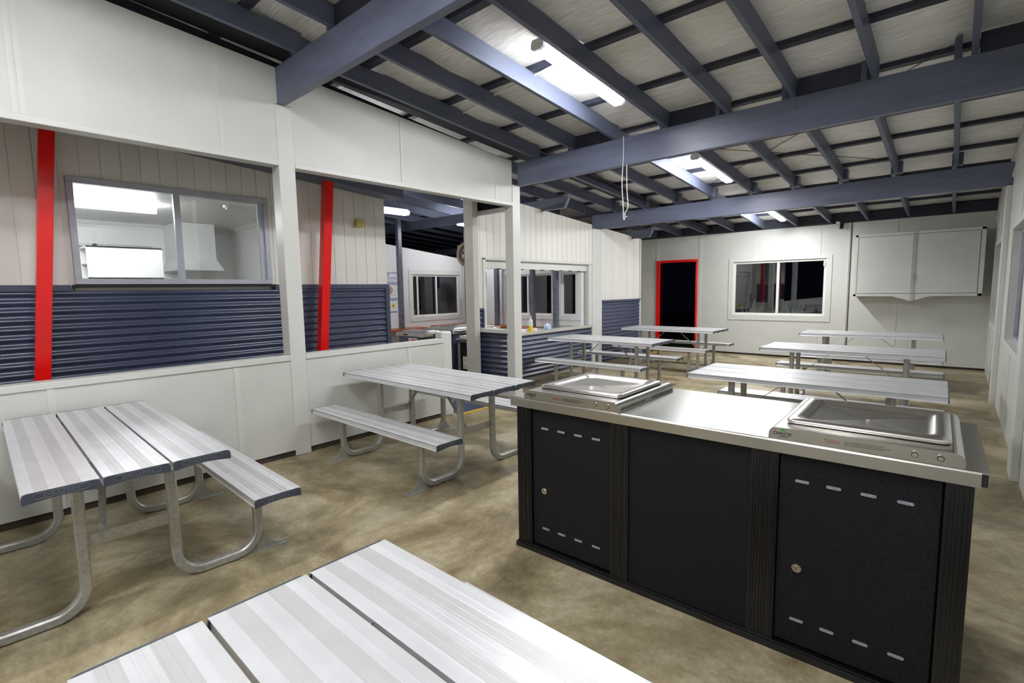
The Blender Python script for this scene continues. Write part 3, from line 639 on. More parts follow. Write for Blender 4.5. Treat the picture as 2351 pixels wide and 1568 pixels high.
def make_table(loc, rz, label):
    r = empty('picnic_table', loc, rz, label, 'bench table', 'aluminium bench tables')
    pm = None; cm = None
    def plank(name, v, z):
        nonlocal pm, cm
        if pm is None:
            o = plank_mesh(TL).build(name, 'alu', r); pm = o.data
        else:
            o = bpy.data.objects.new(name, pm); col.objects.link(o); o.parent = r
        o.location = (0, v, z)
        for s in (1, -1):
            if cm is None: c = cap_mb().build('end_cap', ['cap', 'capletter'], o); cm = c.data
            else: c = bpy.data.objects.new('end_cap', cm); col.objects.link(c); c.parent = o
            c.location = (s*TL/2, 0, 0); c.rotation_euler = (0, 0, 0 if s > 0 else PI)
        return o
    for v in (-.262, 0, .262): plank('tabletop_plank', v, TABLE_TOP)
    for v in (-.611, .611): plank('bench_plank', v, SEAT)
    sec = [(-.024, -.016), (-.016, -.024), (.016, -.024), (.024, -.016), (.024, .016), (.016, .024), (-.016, .024), (-.024, .016)]
    for u in (.58, -.58):
        for s in (1, -1):
            R_ = .13; zb = .026; pts = [(u, s*.19, TABLE_TOP-.012), (u, s*.19, zb+R_)]
            for k in range(1, 9):
                t = PI/2*k/8; pts.append((u, s*(.19+R_*(1-math.cos(t))), zb+R_*(1-math.sin(t))))
            for k in range(0, 9):
                t = PI/2*k/8; pts.append((u, s*(.611-R_+R_*math.sin(t)), zb+R_*(1-math.cos(t))))
            pts.append((u, s*.611, SEAT-.012))
            m = MB().sweep(pts, sec, (1, 0, 0), smooth=False); m.build('leg_frame', 'galv', r)
            # foot gusset plate
            m = MB(); pl = [(s*.56, .0), (s*.76, .0), (s*.762, .012)]
            for k in range(7): t = k/6; pl.append((s*(.755-.115*t), .014+.105*t*t*t))
            pl += [(s*.625, .12), (s*.60, .06)]
            m.prism(pl, 'x', u-.003, u+.003); m.box(u-.03, u+.03, min(s*.60, s*.765), max(s*.60, s*.765), 0, .005); m.build('foot', 'galv', r)
            # seat bracket and top bracket
            m = MB().prism([(s*.611-.1, SEAT-.012), (s*.611+.1, SEAT-.012), (s*.611+.03, SEAT-.075), (s*.611-.03, SEAT-.075)], 'x', u+.025, u+.029); m.build('seat_bracket', 'galv', r)
        m = MB().prism([(-.36, TABLE_TOP-.012), (.36, TABLE_TOP-.012), (.36, TABLE_TOP-.03), (.27, TABLE_TOP-.06), (-.27, TABLE_TOP-.06), (-.36, TABLE_TOP-.03)], 'x', u-.03, u-.024); m.build('top_bracket', 'galv', r)
        m = MB().box(u-.003, u+.003, -.168, .168, .335, .395)
        for v in (-.13, .13): m.cyl((u-.008, v, .365), (u+.008, v, .365), .011, n=6)
        m.build('crossbar', 'galv', r)
        sg = 1 if u > 0 else -1
        m = MB().bar((u-sg*.008, -sg*.11, .365), (sg*.10, -sg*.02, TABLE_TOP-.014), .006, .032, (0, 1, 0)); m.build('diagonal_brace', 'galv', r)
    return r
tabs = [((-3.686, .549), -1.52, 'aluminium bench table nearest the left wall at the picture edge'),
        ((-3.64, 2.978), -.04, 'aluminium bench table by the half wall, left of the black barbecue counter'),
        ((-4.1, 6.935), .8, 'aluminium bench table in front of the servery worktop'),
        ((-4.122, 9.397), -.15, 'aluminium bench table in front of the red door frame'),
        ((-.925, 4.923), 1.05, 'aluminium bench table directly behind the barbecue counter on the right'),
        ((-.972, 7.39), .87, 'middle bench table of the right-hand row of three'),
        ((-1.035, 9.843), 2.0, 'bench table under the wall cabinet at the back right'),
        ((-.424, .485), -.23, 'bench table in the foreground seen from above, cut by the picture bottom')]
t0 = None
for (x, y), a, lb in tabs:
    if t0 is None: t0 = make_table((x, y, 0), math.radians(a), lb)
    else:
        t = copy_tree(t0); t.location = (x, y, 0); t.rotation_euler = (0, 0, math.radians(a)); t['label'] = lb
# ------------------------------------------------------------------ barbecue counter
CT = empty('barbecue_counter', (-1.956, 2.186, 0), .0218, 'black barbecue counter with stainless steel top in the right foreground', 'barbecue counter')
ZT = .922; L_, D_ = 2.073, .777; ix, iy = .033, .018
m = MB(); r_ = .008
m.prism([(0, ZT-.054), (0, ZT-r_), (r_*.3, ZT-r_*.3), (r_, ZT), (D_-r_, ZT), (D_, ZT-r_), (D_, ZT-.054), (D_-.01, ZT-.054), (D_-.01, ZT-.012), (.01, ZT-.012), (.01, ZT-.054)], 'x', 0, L_-.02)
m.box(L_-.02, L_, .022, D_, ZT-.054, ZT-.002); m.box(L_-.02, L_, 0, .022, ZT-.006, ZT); m.box(.01, L_-.03, .012, D_-.012, ZT-.053, ZT-.0125)
m.build('steel_top', 'steel', CT)
MB().box(L_-.019, L_-.003, .004, .02, ZT-.05, ZT-.008).build('corner_insert', 'dark', CT)
# body
m = MB(); m.box(ix+.02, L_-ix-.02, iy+.05, D_-.03, .02, ZT-.055); m.build('body', 'black', CT)
m = MB(); m.box(ix-.01, L_-ix+.01, iy-.014, D_-.02, 0, .028); m.box(ix-.004, L_-ix+.004, iy-.006, iy+.03, .028, .036); m.build('plinth', 'blackrib', CT, .002)
def column(x0, x1, nm='corner_column'):
    mb = MB(); w_ = x1-x0; mb.box(x0, x1, iy+.004, iy+.07, .03, ZT-.055)
    n = max(3, int(w_/.012)); gaps = [x0+w_*(i+.5)/n for i in range(n)]
    for i, g in enumerate(gaps):
        hw = w_/n*.5*(.62 if i % 3 else .9); mb.box(g-hw, g+hw, iy, iy+.006, .03, ZT-.055)
    return mb.build(nm, 'blackrib', CT)
column(ix, .095); column(.098, .137, 'door_jamb'); column(.66, .76, 'panel_column'); column(1.335, 1.42, 'panel_column'); column(1.965, L_-ix)
column(1.42, 1.442, 'door_jamb')
m = MB(); m.box(.757, 1.338, iy+.012, iy+.05, .034, ZT-.056); m.build('front_panel', 'black', CT)
def pill(mb, x, z, y, w_=.05, h=.011, d=.003, mi=0):
    pl = []
    for k in range(9): t = -PI/2+PI*k/8; pl.append((x+w_/2-h/2+h/2*math.cos(t), z+h/2*math.sin(t)))
    for k in range(9): t = PI/2+PI*k/8; pl.append((x-w_/2+h/2+h/2*math.cos(t), z+h/2*math.sin(t)))
    return mb.prism(pl, 'y', y-d, y+.002, mi)
def cdoor(x0, x1, sx, lx):
    d = MB().box(x0, x1, iy+.014, iy+.05, .045, ZT-.06).build('door', 'black', CT, .003)
    for zz in (.754, .154):
        for x in sx:
            pill(MB(), x, zz, iy+.0135).build('vent_slot', 'slot', d)
    m_ = MB(); m_.cyl((lx, iy+.014, .385), (lx, iy+.004, .385), .019, .018, 24); m_.cyl((lx, iy+.004, .385), (lx, iy+.001, .385), .0105, .0105, 20); m_.box(lx-.0012, lx+.0012, iy-.0002, iy+.001, .379, .391, 1)
    m_.build('lock', ['chrome', 'print_black'], d)
    return d
cdoor(.14, .655, (.23, .341, .453, .566), .226); cdoor(1.445, 1.960, (1.528, 1.637, 1.749, 1.86), 1.522)
# hotplates (one master, copied)
def hotplate(loc, rz, label):
    r = empty('electric_hotplate', loc, rz, label, 'hotplate', 'stainless hotplates on the counter'); W, D, H = .61, .685, .05
    pr = [(0, 0), (0, H-.03)] + [(.03-.03*math.cos(t), H-.03+.03*math.sin(t)) for t in [PI/2*k/6 for k in range(1, 7)]] + [(W-.03+.03*math.sin(t), H-.03+.03*math.cos(t)) for t in [PI/2*k/6 for k in range(0, 7)]] + [(W, 0)]
    m = MB(); m.prism(pr, 'y', 0, D, 0); m.build('hotplate_body', 'steel', r)
    for s, k0 in ((-.0008, 0), (-.0008, 22), (W-.0004, 0), (W-.0004, 22)):
        m = MB()
        for k in range(k0, k0+22):
            y = .03+k*.0145
            if .30 < y < .38: continue
            for q in range(3): m.box(s, s+.0012, y, y+.006, .006+q*.005, .0095+q*.005)
        m.build('vent_grille', 'print_black', r)
    # pan: flange with rounded basin
    def rr(x0, x1, y0, y1, rad, n=6):
        P_ = []
        for (cx, cy, a) in ((x1-rad, y0+rad, -PI/2), (x1-rad, y1-rad, 0), (x0+rad, y1-rad, PI/2), (x0+rad, y0+rad, PI)):
            for k in range(n+1): t = a+PI/2*k/n; P_.append((cx+rad*math.cos(t), cy+rad*math.sin(t)))
        return P_
    X0, X1, Y0, Y1 = .045, .575, .085, .62
    levels = [(rr(X0+.004, X1-.004, Y0+.004, Y1-.004, .03), H+.002), (rr(X0, X1, Y0, Y1, .034), H+.006), (rr(X0, X1, Y0, Y1, .034), H+.014), (rr(X0+.006, X1-.006, Y0+.006, Y1-.006, .03), H+.02),
              (rr(X0+.04, X1-.04, Y0+.045, Y1-.045, .05), H+.021), (rr(X0+.05, X1-.05, Y0+.055, Y1-.055, .048), H+.016), (rr(X0+.062, X1-.062, Y0+.067, Y1-.067, .044), H+.006), (rr(X0+.075, X1-.075, Y0+.08, Y1-.08, .04), H+.0035)]
    m = MB(); vs = []; n = len(levels[0][0])
    for P_, z in levels: vs += [(x, y, z) for x, y in P_]
    fs = [(k*n+i, k*n+(i+1) % n, (k+1)*n+(i+1) % n, (k+1)*n+i) for k in range(len(levels)-1) for i in range(n)]
    c = len(vs); cxm, cym = (X0+X1)/2, (Y0+Y1)/2
    ring = [(cxm+(x-cxm)*.08, cym+(y-cym)*.08, H+.001) for x, y in levels[-1][0]]; vs += ring; k = len(levels)-1
    fs += [(k*n+i, k*n+(i+1) % n, c+(i+1) % n, c+i) for i in range(n)]; vs.append((cxm, cym, H-.003)); fs += [(c+i, c+(i+1) % n, c+n) for i in range(n)]
    m.add(vs, fs, 0, True); m.build('cooking_pan', 'hotplate', r)
    m = MB().cyl((cxm, cym, H-.002), (cxm, cym, H+.003), .012, .012, 16); m.build('drain', 'chrome', r)
    # front: buttons and print
    for bx in (.475, .545):
        m = MB(); m.cyl((bx, .001, .024), (bx, -.004, .024), .0145, .0135, 24, 0); m.cyl((bx, -.004, .024), (bx, -.0046, .024), .0105, .0105, 24, 1); m.cyl((bx, -.0046, .024), (bx, -.0065, .024), .0085, .008, 20, 0); m.build('button', ['chrome', 'blackrib'], r)
    m = MB()
    F = lambda x, z: frame_m((x, -.0006, z), (1, 0, 0), (0, 0, 1))
    put_text(m, 'CHRISTIE', .0165, F(.018, .02), 0, .0005, 'LEFT', 1.0, .0002); put_text(m, 'PARKSAFE', .0072, F(.042, .0115), 0, .0005)
    put_text(m, 'CAUTION HOT SURFACE', .0042, F(.205, .02), 0, .0005)
    for i, l in enumerate(('1. To start or stop BBQ, press and hold button until beep is heard', '2. While light is flashing BBQ is heating up. Begin cooking when light is steady', '3. BBQ will automatically switch off after 20 minutes cooking time')):
        put_text(m, l, .0046, F(.262, .031-i*.0065), 0, .0005)
    pl = [(.054+.009*math.cos(PI*k/8), .0365+.0075*math.sin(PI*k/8)) for k in range(9)]; m.prism(pl, 'y', -.0011, .0, 1)
    for k in (.200, .206): m.prism([(k+.0015*math.cos(PI/4*q), .0295+.0015*math.sin(PI/4*q)) for q in range(8)], 'y', -.0011, 0, 0)
    put_text(m, 'DO NOT TOUCH', .005, F(.21, .0265), 2, .0005)
    m.build('printed_marking', ['print_black', 'print_green', 'print_red'], r); return r
cs, sn = math.cos(.0218), math.sin(.0218)
def onC(u, v): return (-1.956+u*cs-v*sn, 2.186+u*sn+v*cs, ZT)
h0 = hotplate(onC(.10, .006), .0218, 'stainless hotplate on the left end of the black barbecue counter')
h1 = copy_tree(h0); h1.location = onC(1.402, .006); h1['label'] = 'stainless hotplate on the right end of the black barbecue counter'
# ------------------------------------------------------------------ wall cabinet at the back
cb = empty('wall_cabinet', (-.6, YB, 1.32), 0, 'cream two-door cabinet hung on the back wall at the right', 'cabinet')
def rel(mb, name, mats, root, bevel=0):
    o = mb.build(name, mats, None, bevel); o.parent = root; o.matrix_parent_inverse = Matrix.Translation(-root.location) if not root.rotation_euler.z else root.matrix_basis.inverted(); return o
cy = 11.63; cx0, cx1, cz0, cz1 = -1.50, .32, 1.32, 2.475
m = MB(); m.box(cx0, cx1, cy+.02, YB, cz0, cz1)
for (a, b, c, d) in ((cx0, cx1, cz1-.04, cz1), (cx0, cx1, cz0, cz0+.045), (cx0, cx0+.045, cz0, cz1), (cx1-.06, cx1, cz0, cz1)): m.box(a, b, cy, cy+.02, c, d)
rel(m, 'carcass', 'cream_trim', cb, .003)
for a, b, hx in ((cx0+.05, -.625, cx0+.047), (-.595, cx1-.065, cx1-.066)):
    d = rel(MB().box(a+.004, b-.004, cy-.004, cy+.015, cz0+.054, cz1-.049), 'door', 'cream', cb, .002)
    for z in (1.47, 1.87, 2.3):
        h = MB().cyl((hx, cy-.004, z-.04), (hx, cy-.004, z+.04), .008, n=8).box(hx-.02, hx+.02, cy-.001, cy+.002, z-.04, z+.04).build('hinge', 'cream_trim'); h.parent = d; h.matrix_parent_inverse = Matrix.Translation(-Vector(cb.location))
m = MB().box(-.64, -.585, cy-.012, cy, 1.26, 2.49)
for z in (1.3, 1.5, 1.95, 2.36): m.cyl((-.61, cy-.016, z), (-.61, cy-.012, z), .01, n=8)
m.box(-.628, -.598, cy-.03, cy-.012, 1.62, 1.72); rel(m, 'locking_bar', 'galv', cb)
rel(MB().prism([(-.90, 1.32), (-.36, 1.32), (-.60, 1.235), (-.64, 1.235)], 'y', cy, cy+.03), 'bracket', 'cream_trim', cb)
# security camera
sc = empty('security_camera', (-1.78, 11.9, 2.70), 0, 'small dark dome sensor on the back wall top beside the cabinet', 'camera')
MB().box(-.02, .02, -.02, .08, .03, .07).build('mount', 'black_plastic', sc); MB().cyl((0, 0, .04), (0, -.03, -.05), .03, .035, 14).build('camera_head', 'black_plastic', sc); MB().cyl((-.09, -.02, .07), (-.03, -.02, .07), .035, .02, 12).build('sensor', 'clearplastic', sc)
# white cord hanging from beam 2
m = MB(); x0, y0 = -3.02, B2-.01
pts = [(x0, y0, 3.31), (x0+.005, y0-.005, 3.1), (x0-.01, y0-.01, 2.8), (x0+.005, y0-.01, 2.55), (x0+.015, y0-.01, 2.36), (x0+.035, y0-.01, 2.39), (x0+.03, y0-.01, 2.43), (x0+.07, y0-.01, 2.5), (x0+.055, y0-.01, 2.7), (x0+.05, y0-.01, 2.98)]
def smooth(p, n=6):
    out = []
    for i in range(len(p)-1):
        a, b, c, d = [Vector(p[max(0, min(len(p)-1, k))]) for k in (i-1, i, i+1, i+2)]
        for j in range(n):
            t = j/n; out.append(.5*((2*b)+(-a+c)*t+(2*a-5*b+4*c-d)*t*t+(-a+3*b-3*c+d)*t**3))
    return out+[Vector(p[-1])]
m.tube(smooth(pts), .005, 6); m.tube([pts[5], (pts[5][0]+.03, pts[5][1], 2.385)], .004, 6)
tag(m.build('hanging_cord', 'cord'), 'looped white cord hanging down from the long slate beam', 'cord')
# ------------------------------------------------------------------ red raking braces
def brace(yb, yt, label):
    m = MB(); x0, x1 = XA+.17, XA+.27; w_ = .10
    m.hexa([(x0, yb, 0), (x1, yb, 0), (x1, yb+w_, 0), (x0, yb+w_, 0)], [(x0, yt, 3.02), (x1, yt, 3.02), (x1, yt+w_, 3.02), (x0, yt+w_, 3.02)])
    tag(m.build('raking_post', 'red', None, .003), label, 'post', 'red leaning posts')
brace(.36, .64, 'red leaning post at the far left beside the aluminium window'); brace(2.83, 3.10, 'red leaning post right of the cream post, before the corrugated wall')
o = MB().box(XA, XA+.05, 3.60, 3.70, 2.39, 2.48).build('junction_box', 'switch_yellow', None, .006); tag(o, 'small square yellow junction box on the grooved cream wall', 'junction box')
# ------------------------------------------------------------------ side room furniture
r = empty('display_cupboard', (-7.55, 1.5, 0), 0, 'white box cupboard standing on a narrow base inside the side room', 'cupboard')
m = MB(); 
m.box(-.3, .15, -.02, 0, 0, 0); y0_, y1_ = -.38, .35
m.box(.13, .15, y0_, y1_, 1.75, 2.13); m.box(-.3, .13, y1_-.02, y1_, 1.75, 2.13); m.box(-.3, .15, y0_, y1_, 2.11, 2.13); m.box(-.3, .15, y0_, y1_, 1.75, 1.77); m.box(-.3, -.28, y0_, y1_, 1.77, 2.11); m.box(-.28, .13, y0_+.01, y1_, 1.93, 1.945)
m.build('upper_box', 'white', r); MB().box(-.25, .1, -.2, .2, 0, 1.75).build('base', 'white', r)
r = empty('range_hood', (-8.75, 2.5, 1.9), 0, 'white range hood with tall box on the side room wall', 'range hood')
MB().box(-.15, .5, -.24, .24, .16, .675).build('chimney_box', 'white', r); MB().hexa([(-.15, -.3, .0), (.62, -.3, .0), (.62, .3, .0), (-.15, .3, .0)], [(-.15, -.24, .16), (.5, -.24, .16), (.5, .24, .16), (-.15, .24, .16)]).build('canopy', 'white', r)
r = empty('room_appliance', (-8.3, 1.15, 0), 0, 'white appliance below the window inside the side room', 'appliance')
MB().box(-.3, .3, -.3, .25, 0, 1.95).build('cabinet_body', 'white', r); MB().cyl((.3, -.05, 1.84), (.31, -.05, 1.84), .03, n=14).build('knob', 'print_black', r)
o = MB().box(-8.9, -8.892, 2.3, 2.55, 1.72, 1.98); 
for i, l in enumerate(('No', 'Smoking', 'in', 'kitchen')): put_text(o, l, .035, frame_m((-8.8915, 2.33, 1.92-i*.055), (0, 1, 0), (0, 0, 1)), 1, .001)
tag(o.build('wall_notice', ['white', 'print_black']), 'small white notice with grey lines on the side room wall', 'notice')
# ------------------------------------------------------------------ kitchen: posts, timber bars, barbecues, signs
def spost(x, y, z1, label, s=.09): tag(MB().box(x-s/2, x+s/2, y-s/2, y+s/2, 0, z1).build('steel_post', 'steelpost', None, .006), label, 'post', 'grey steel kitchen posts')
spost(-8.62, 6.28, 3.02, 'grey steel kitchen post beside the signs and left window'); spost(-8.38, 7.95, 2.86, 'grey steel kitchen post right of the left window, behind the reel')
spost(-7.55, 8.05, 2.9, 'grey steel kitchen post right of the small blue board'); spost(-6.5, 8.0, 2.9, 'grey steel kitchen post in front of the back window'); spost(-5.88, 7.95, 2.88, 'grey steel kitchen post nearest the servery right side')
def bar_top(x0, x1, y0, y1, label, cuts=()):
    r = empty('timber_bar', ((x0+x1)/2, (y0+y1)/2, .78), 0, label, 'bar top', 'reddish timber bar tops'); n = max(1, round((y1-y0)/.1)) if (x1-x0) > (y1-y0) else max(1, round((x1-x0)/.1)); m = MB()
    w_, d_ = (x1-x0), (y1-y0)
    for k in range(n):
        if w_ > d_: m.box(-w_/2, w_/2, -d_/2+d_*k/n, -d_/2+d_*(k+.96)/n, -.045, 0)
        else: m.box(-w_/2+w_*k/n, -w_/2+w_*(k+.96)/n, -d_/2, d_/2, -.045, 0)
    m.build('timber_boards', 'timber', r, .002); MB().box(-min(w_, d_)/2+.02, -min(w_, d_)/2+.06, -min(w_, d_)/2+.04, min(w_, d_)/2-.02, -.09, -.046).build('bracket', 'galv', r)
bar_top(-8.88, -8.48, 5.4, 6.9, 'timber bar top under the kitchen signs'); bar_top(-8.88, -8.45, 7.25, 8.22, 'timber bar top in the kitchen corner below the left window')
bar_top(-8.2, -7.2, 7.75, 8.22, 'timber bar top seen left of the servery cream post'); bar_top(-6.9, -5.52, 7.6, 8.22, 'timber bar top below the kitchen back window')
def kitchen_bbq(x0, x1, y0, y1, h, label, mt='navyflat', plate=True):
    r = empty('kitchen_barbecue', ((x0+x1)/2, (y0+y1)/2, 0), 0, label, 'barbecue', 'kitchen barbecue counters'); w_, d_ = (x1-x0)/2, (y1-y0)/2
    MB().box(-w_, w_, -d_, d_, h-.055, h).build('steel_top', 'steel', r, .004)
    b = MB().box(-w_+.04, w_-.04, -d_+.04, d_-.04, 0, h-.055)
    for k in range(5): b.box(w_-.04, w_-.034, -d_+.05+k*.012, -d_+.056+k*.012, .03, h-.06); b.box(w_-.06-k*.012, w_-.054-k*.012, -d_+.034, -d_+.04, .03, h-.06)
    b.build('body', mt, r)
    if plate:
        MB().box(-w_+.06, w_-.06, -d_+.08, d_-.08, h, h+.022).build('hotplate_body', 'steel', r, .008); MB().box(-w_+.1, w_-.1, -d_+.13, d_-.14, h+.022, h+.034).build('cooking_pan', 'hotplate', r, .012)
        m = MB()
        for k in range(2): m.box(w_-.0, w_+.002, -d_+.2+k*.5, -d_+.3+k*.5, h-.04, h-.015)
        m.box(-w_+.2, -w_+.3, -d_-.002, -d_, h-.04, h-.015); m.build('maker_plate', 'print_black', r)
    return r
def caution(x, y, z, w_, h, face, full, label):
    r = empty('caution_sign', (x, y, z), 0, label, 'sign', 'red and white caution signs'); m = MB()
    if face == '-y': X, m_ = (1, 0, 0), (lambda u, v, t: (u, -t, v))
    else: X, m_ = (0, 1, 0), (lambda u, v, t: (t, u, v))
    def bx(u0, u1, v0, v1, t0_, t1_, mi):
        a = m_(u0, v0, t0_); b = m_(u1, v1, t1_); m.box(min(a[0], b[0]), max(a[0], b[0]), min(a[1], b[1]), max(a[1], b[1]), min(a[2], b[2]), max(a[2], b[2]), mi)
    bx(0, w_, 0, h, 0, .003, 0); hh = h if not full else h*.5; o_ = h-hh
    bx(w_*.36, w_*.97, o_+hh*.3, o_+hh*.88, .003, .0036, 1)
    F = lambda u, v: frame_m(m_(u, v, .004), X, (0, 0, 1))
    put_text(m, 'CAUTION', hh*.26, F(w_*.39, o_+hh*.48), 0, .0006)
    # warning triangle
    tri = MB(); 
    for a, b in (((.06, .18), (.18, .8)), ((.18, .8), (.30, .18)), ((.30, .18), (.06, .18)), ((.13, .3), (.22, .5))):
        p = Vector(m_(w_*a[0], o_+hh*a[1], .0035)); q = Vector(m_(w_*b[0], o_+hh*b[1], .0035)); m.bar(p, q, .004, .002, (0, 0, 1) if abs((q-p).z) < .01 else X, 1)
    if full:
        put_text(m, 'B.B.Q. PLATE', h*.15, F(w_*.06, h*.27), 1, .0006); put_text(m, 'MAY BE HOT', h*.15, F(w_*.06, h*.07), 1, .0006)
    else: put_text(m, 'HOT', hh*.2, F(w_*.4, o_+hh*.06), 1, .0006)
    m.build('sign_plate', ['white', 'print_red'], r); return r
kitchen_bbq(-6.78, -6.08, 4.82, 5.28, .90, 'stainless barbecue counter with caution sign beyond the half wall')
kitchen_bbq(-6.95, -6.12, 5.45, 6.6, .90, 'second stainless barbecue counter further into the kitchen')
b3 = kitchen_bbq(-6.02, -5.56, 5.42, 5.9, .78, 'black upright barbecue cabinet half hidden by the tall grey-cream post', 'black', False)
m = MB(); m.box(-.13, .14, -.204, -.2, .52, .70); 
for k in range(6): m.box(-.1, .12, -.208, -.204, .54+k*.025, .552+k*.025, 1)
m.build('vent_panel', ['black_plastic', 'dark'], b3); MB().box(-.21, -.16, -.21, -.198, .02, .745).build('corner_strip', 'galv', b3)
caution(-6.50, 4.855, .62, .22, .20, '-y', False, 'small caution sign on the stainless barbecue beyond the half wall')
caution(-5.89, 5.455, .30, .24, .20, '-y', True, 'caution sign about a hot plate on the black barbecue cabinet')
# signs on the kitchen wall
def sign_k(y0, y1, z0, z1, label, draw):
    r = empty('kitchen_sign', (XK+.002, y0, z0), 0, label, 'sign', 'white information signs in the kitchen'); m = MB().box(0, .004, 0, y1-y0, 0, z1-z0, 0)
    m.box(.004, .005, 0, y1-y0, 0, .015, 1); m.box(.004, .005, 0, y1-y0, z1-z0-.015, z1-z0, 1); draw(m, y1-y0, z1-z0); m.build('sign_plate', ['white', 'print_blue', 'print_red', 'print_yellow', 'print_black'], r)
Fk = lambda u, v: frame_m((.0052, u, v), (0, 1, 0), (0, 0, 1))
def disc(m, u, v, r_, mi, n=18): m.prism([(u+r_*math.cos(2*PI*k/n), v+r_*math.sin(2*PI*k/n)) for k in range(n)], 'x', .004, .0055, mi)
def d1(m, w_, h): put_text(m, 'Camp Kitchen', .075, Fk(w_-.44, h*.38), 1, .0005); disc(m, w_-.22, h*.8, .018, 1); put_text(m, 'Please keep this area clean', .028, Fk(w_-.36, h*.16), 1, .0005)
def d2(m, w_, h):
    pts = [(.0065, w_-.2+.07*math.cos(2*PI*k/20), h-.12+.07*math.sin(2*PI*k/20)) for k in range(21)]; m.tube(pts, .008, 6, 2); m.bar((.007, w_-.25, h-.07), (.007, w_-.15, h-.17), .004, .014, (1, 0, 0), 2)
    m.box(.005, .0062, w_-.23, w_-.18, h-.14, h-.11, 4); m.box(.005, .0062, w_-.23, w_-.22, h-.17, h-.14, 4); m.box(.005, .0062, w_-.19, w_-.18, h-.17, h-.14, 4); m.box(.005, .0062, w_-.18, w_-.16, h-.11, h-.085, 4)
    put_text(m, 'Pets are not', .035, Fk(w_-.33, h*.36), 1, .0005); put_text(m, 'allowed in this area', .035, Fk(w_-.33, h*.26), 1, .0005); disc(m, w_-.2, h*.13, .016, 1)
def d3(m, w_, h): disc(m, w_-.2, h-.08, .03, 3); disc(m, w_-.1, h-.12, .04, 3); m.box(.0055, .006, w_-.11, w_-.09, h-.14, h-.1, 4); put_text(m, 'Safety', .03, Fk(w_-.14, h*.4), 1, .0005)
sign_k(5.85, 6.40, 1.73, 1.95, 'white sign reading Camp Kitchen on the kitchen wall', d1); sign_k(5.85, 6.40, 1.40, 1.71, 'white sign with a red no-dogs circle below the Camp Kitchen sign', d2); sign_k(5.9, 6.38, 1.12, 1.38, 'white sheet with two yellow circles, lowest of the kitchen signs', d3)
m = MB().box(-8.18, -8.06, YK-.012, YK, 1.62, 1.96, 0); m.box(-8.16, -8.08, YK-.014, YK-.012, 1.65, 1.93, 1); tag(m.build('notice_board', ['blueboard', 'print_blue']), 'small blue board on the kitchen wall seen through the servery', 'notice board')
m = MB().prism([(-8.62, 1.30), (-8.40, 1.30), (-8.40, 1.68), (-8.46, 1.74), (-8.56, 1.74), (-8.62, 1.68)], 'y', YK-.16, YK); tag(m.build('towel_dispenser', 'white', None, .01), 'white rounded paper dispenser in the kitchen corner', 'dispenser')
# weathered wheel-like reel
rl = empty('cord_reel', (-5.60, 5.32, 2.10), math.radians(12), 'weathered round reel with spokes hung left of the tall grey-cream post', 'reel')
def ring(mb, y0, y1, ro, ri, n=36, mi=0):
    vs = []; 
    for k in range(n):
        c, s = math.cos(2*PI*k/n), math.sin(2*PI*k/n); vs += [(ro*c, y0, ro*s), (ri*c, y0, ri*s), (ri*c, y1, ri*s), (ro*c, y1, ro*s)]
    fs = []
    for k in range(n):
        a = 4*k; b = 4*((k+1) % n); fs += [(a, b, b+1, a+1), (a+1, b+1, b+2, a+2), (a+2, b+2, b+3, a+3), (a+3, b+3, b, a)]
    mb.add(vs, fs, mi)
m = MB(); ring(m, 0, .09, .19, .15); 
for k in range(30): t = 2*PI*k/30; m.box(0, 0, 0, 0, 0, 0) if 0 else m.bar((.186*math.cos(t), -.004, .186*math.sin(t)), (.186*math.cos(t), .094, .186*math.sin(t)), .014, .014, (math.cos(t), 0, math.sin(t)))
m.build('rim', 'rim', rl)
m = MB(); ring(m, .01, .03, .155, .13); m.cyl((0, 0, 0), (0, .09, 0), .04, n=16)
for k in range(5):
    t = 2*PI*k/5+.3; d = Vector((math.cos(t), 0, math.sin(t))); n_ = Vector((-math.sin(t), 0, math.cos(t))); p = d*.03; q = d*.14
    m.hexa([p-n_*.03+Vector((0, .005, 0)), p+n_*.03+Vector((0, .005, 0)), p+n_*.03+Vector((0, .03, 0)), p-n_*.03+Vector((0, .03, 0))], [q-n_*.015+Vector((0, .01, 0)), q+n_*.015+Vector((0, .01, 0)), q+n_*.015+Vector((0, .03, 0)), q-n_*.015+Vector((0, .03, 0))])
m.build('spokes', 'reel', rl); MB().bar((0, .09, 0), (.06, .09, .0), .03, .02).build('hanger', 'galv', rl)
# things on the servery worktop
def bottle(loc, label):
    r = empty('detergent_bottle', loc, 0, label, 'bottle')
    m = MB(); R_ = [(.034, 0), (.036, .01), (.036, .10)]; 
    for (a, z0_), (b, z1_) in zip(R_, R_[1:]): m.cyl((0, 0, z0_), (0, 0, z1_), a, b, 20, caps=False)
    m.cyl((0, 0, 0), (0, 0, .001), .034, n=20); m.cyl((0, 0, .0995), (0, 0, .1), .036, n=20); m.build('detergent', 'detergent', r)
    m = MB(); R_ = [(.037, .1), (.037, .18), (.03, .205), (.014, .215), (.014, .235)]
    for (a, z0_), (b, z1_) in zip(R_, R_[1:]): m.cyl((0, 0, z0_), (0, 0, z1_), a, b, 20, caps=False)
    m.build('bottle_top', 'clearplastic', r); MB().cyl((0, 0, .232), (0, 0, .262), .017, .012, 16).cyl((0, 0, .262), (0, 0, .285), .006, .004, 10).build('cap', 'white', r)
bottle((-5.43, 6.62, .83), 'clear bottle half full of yellow detergent on the servery worktop')
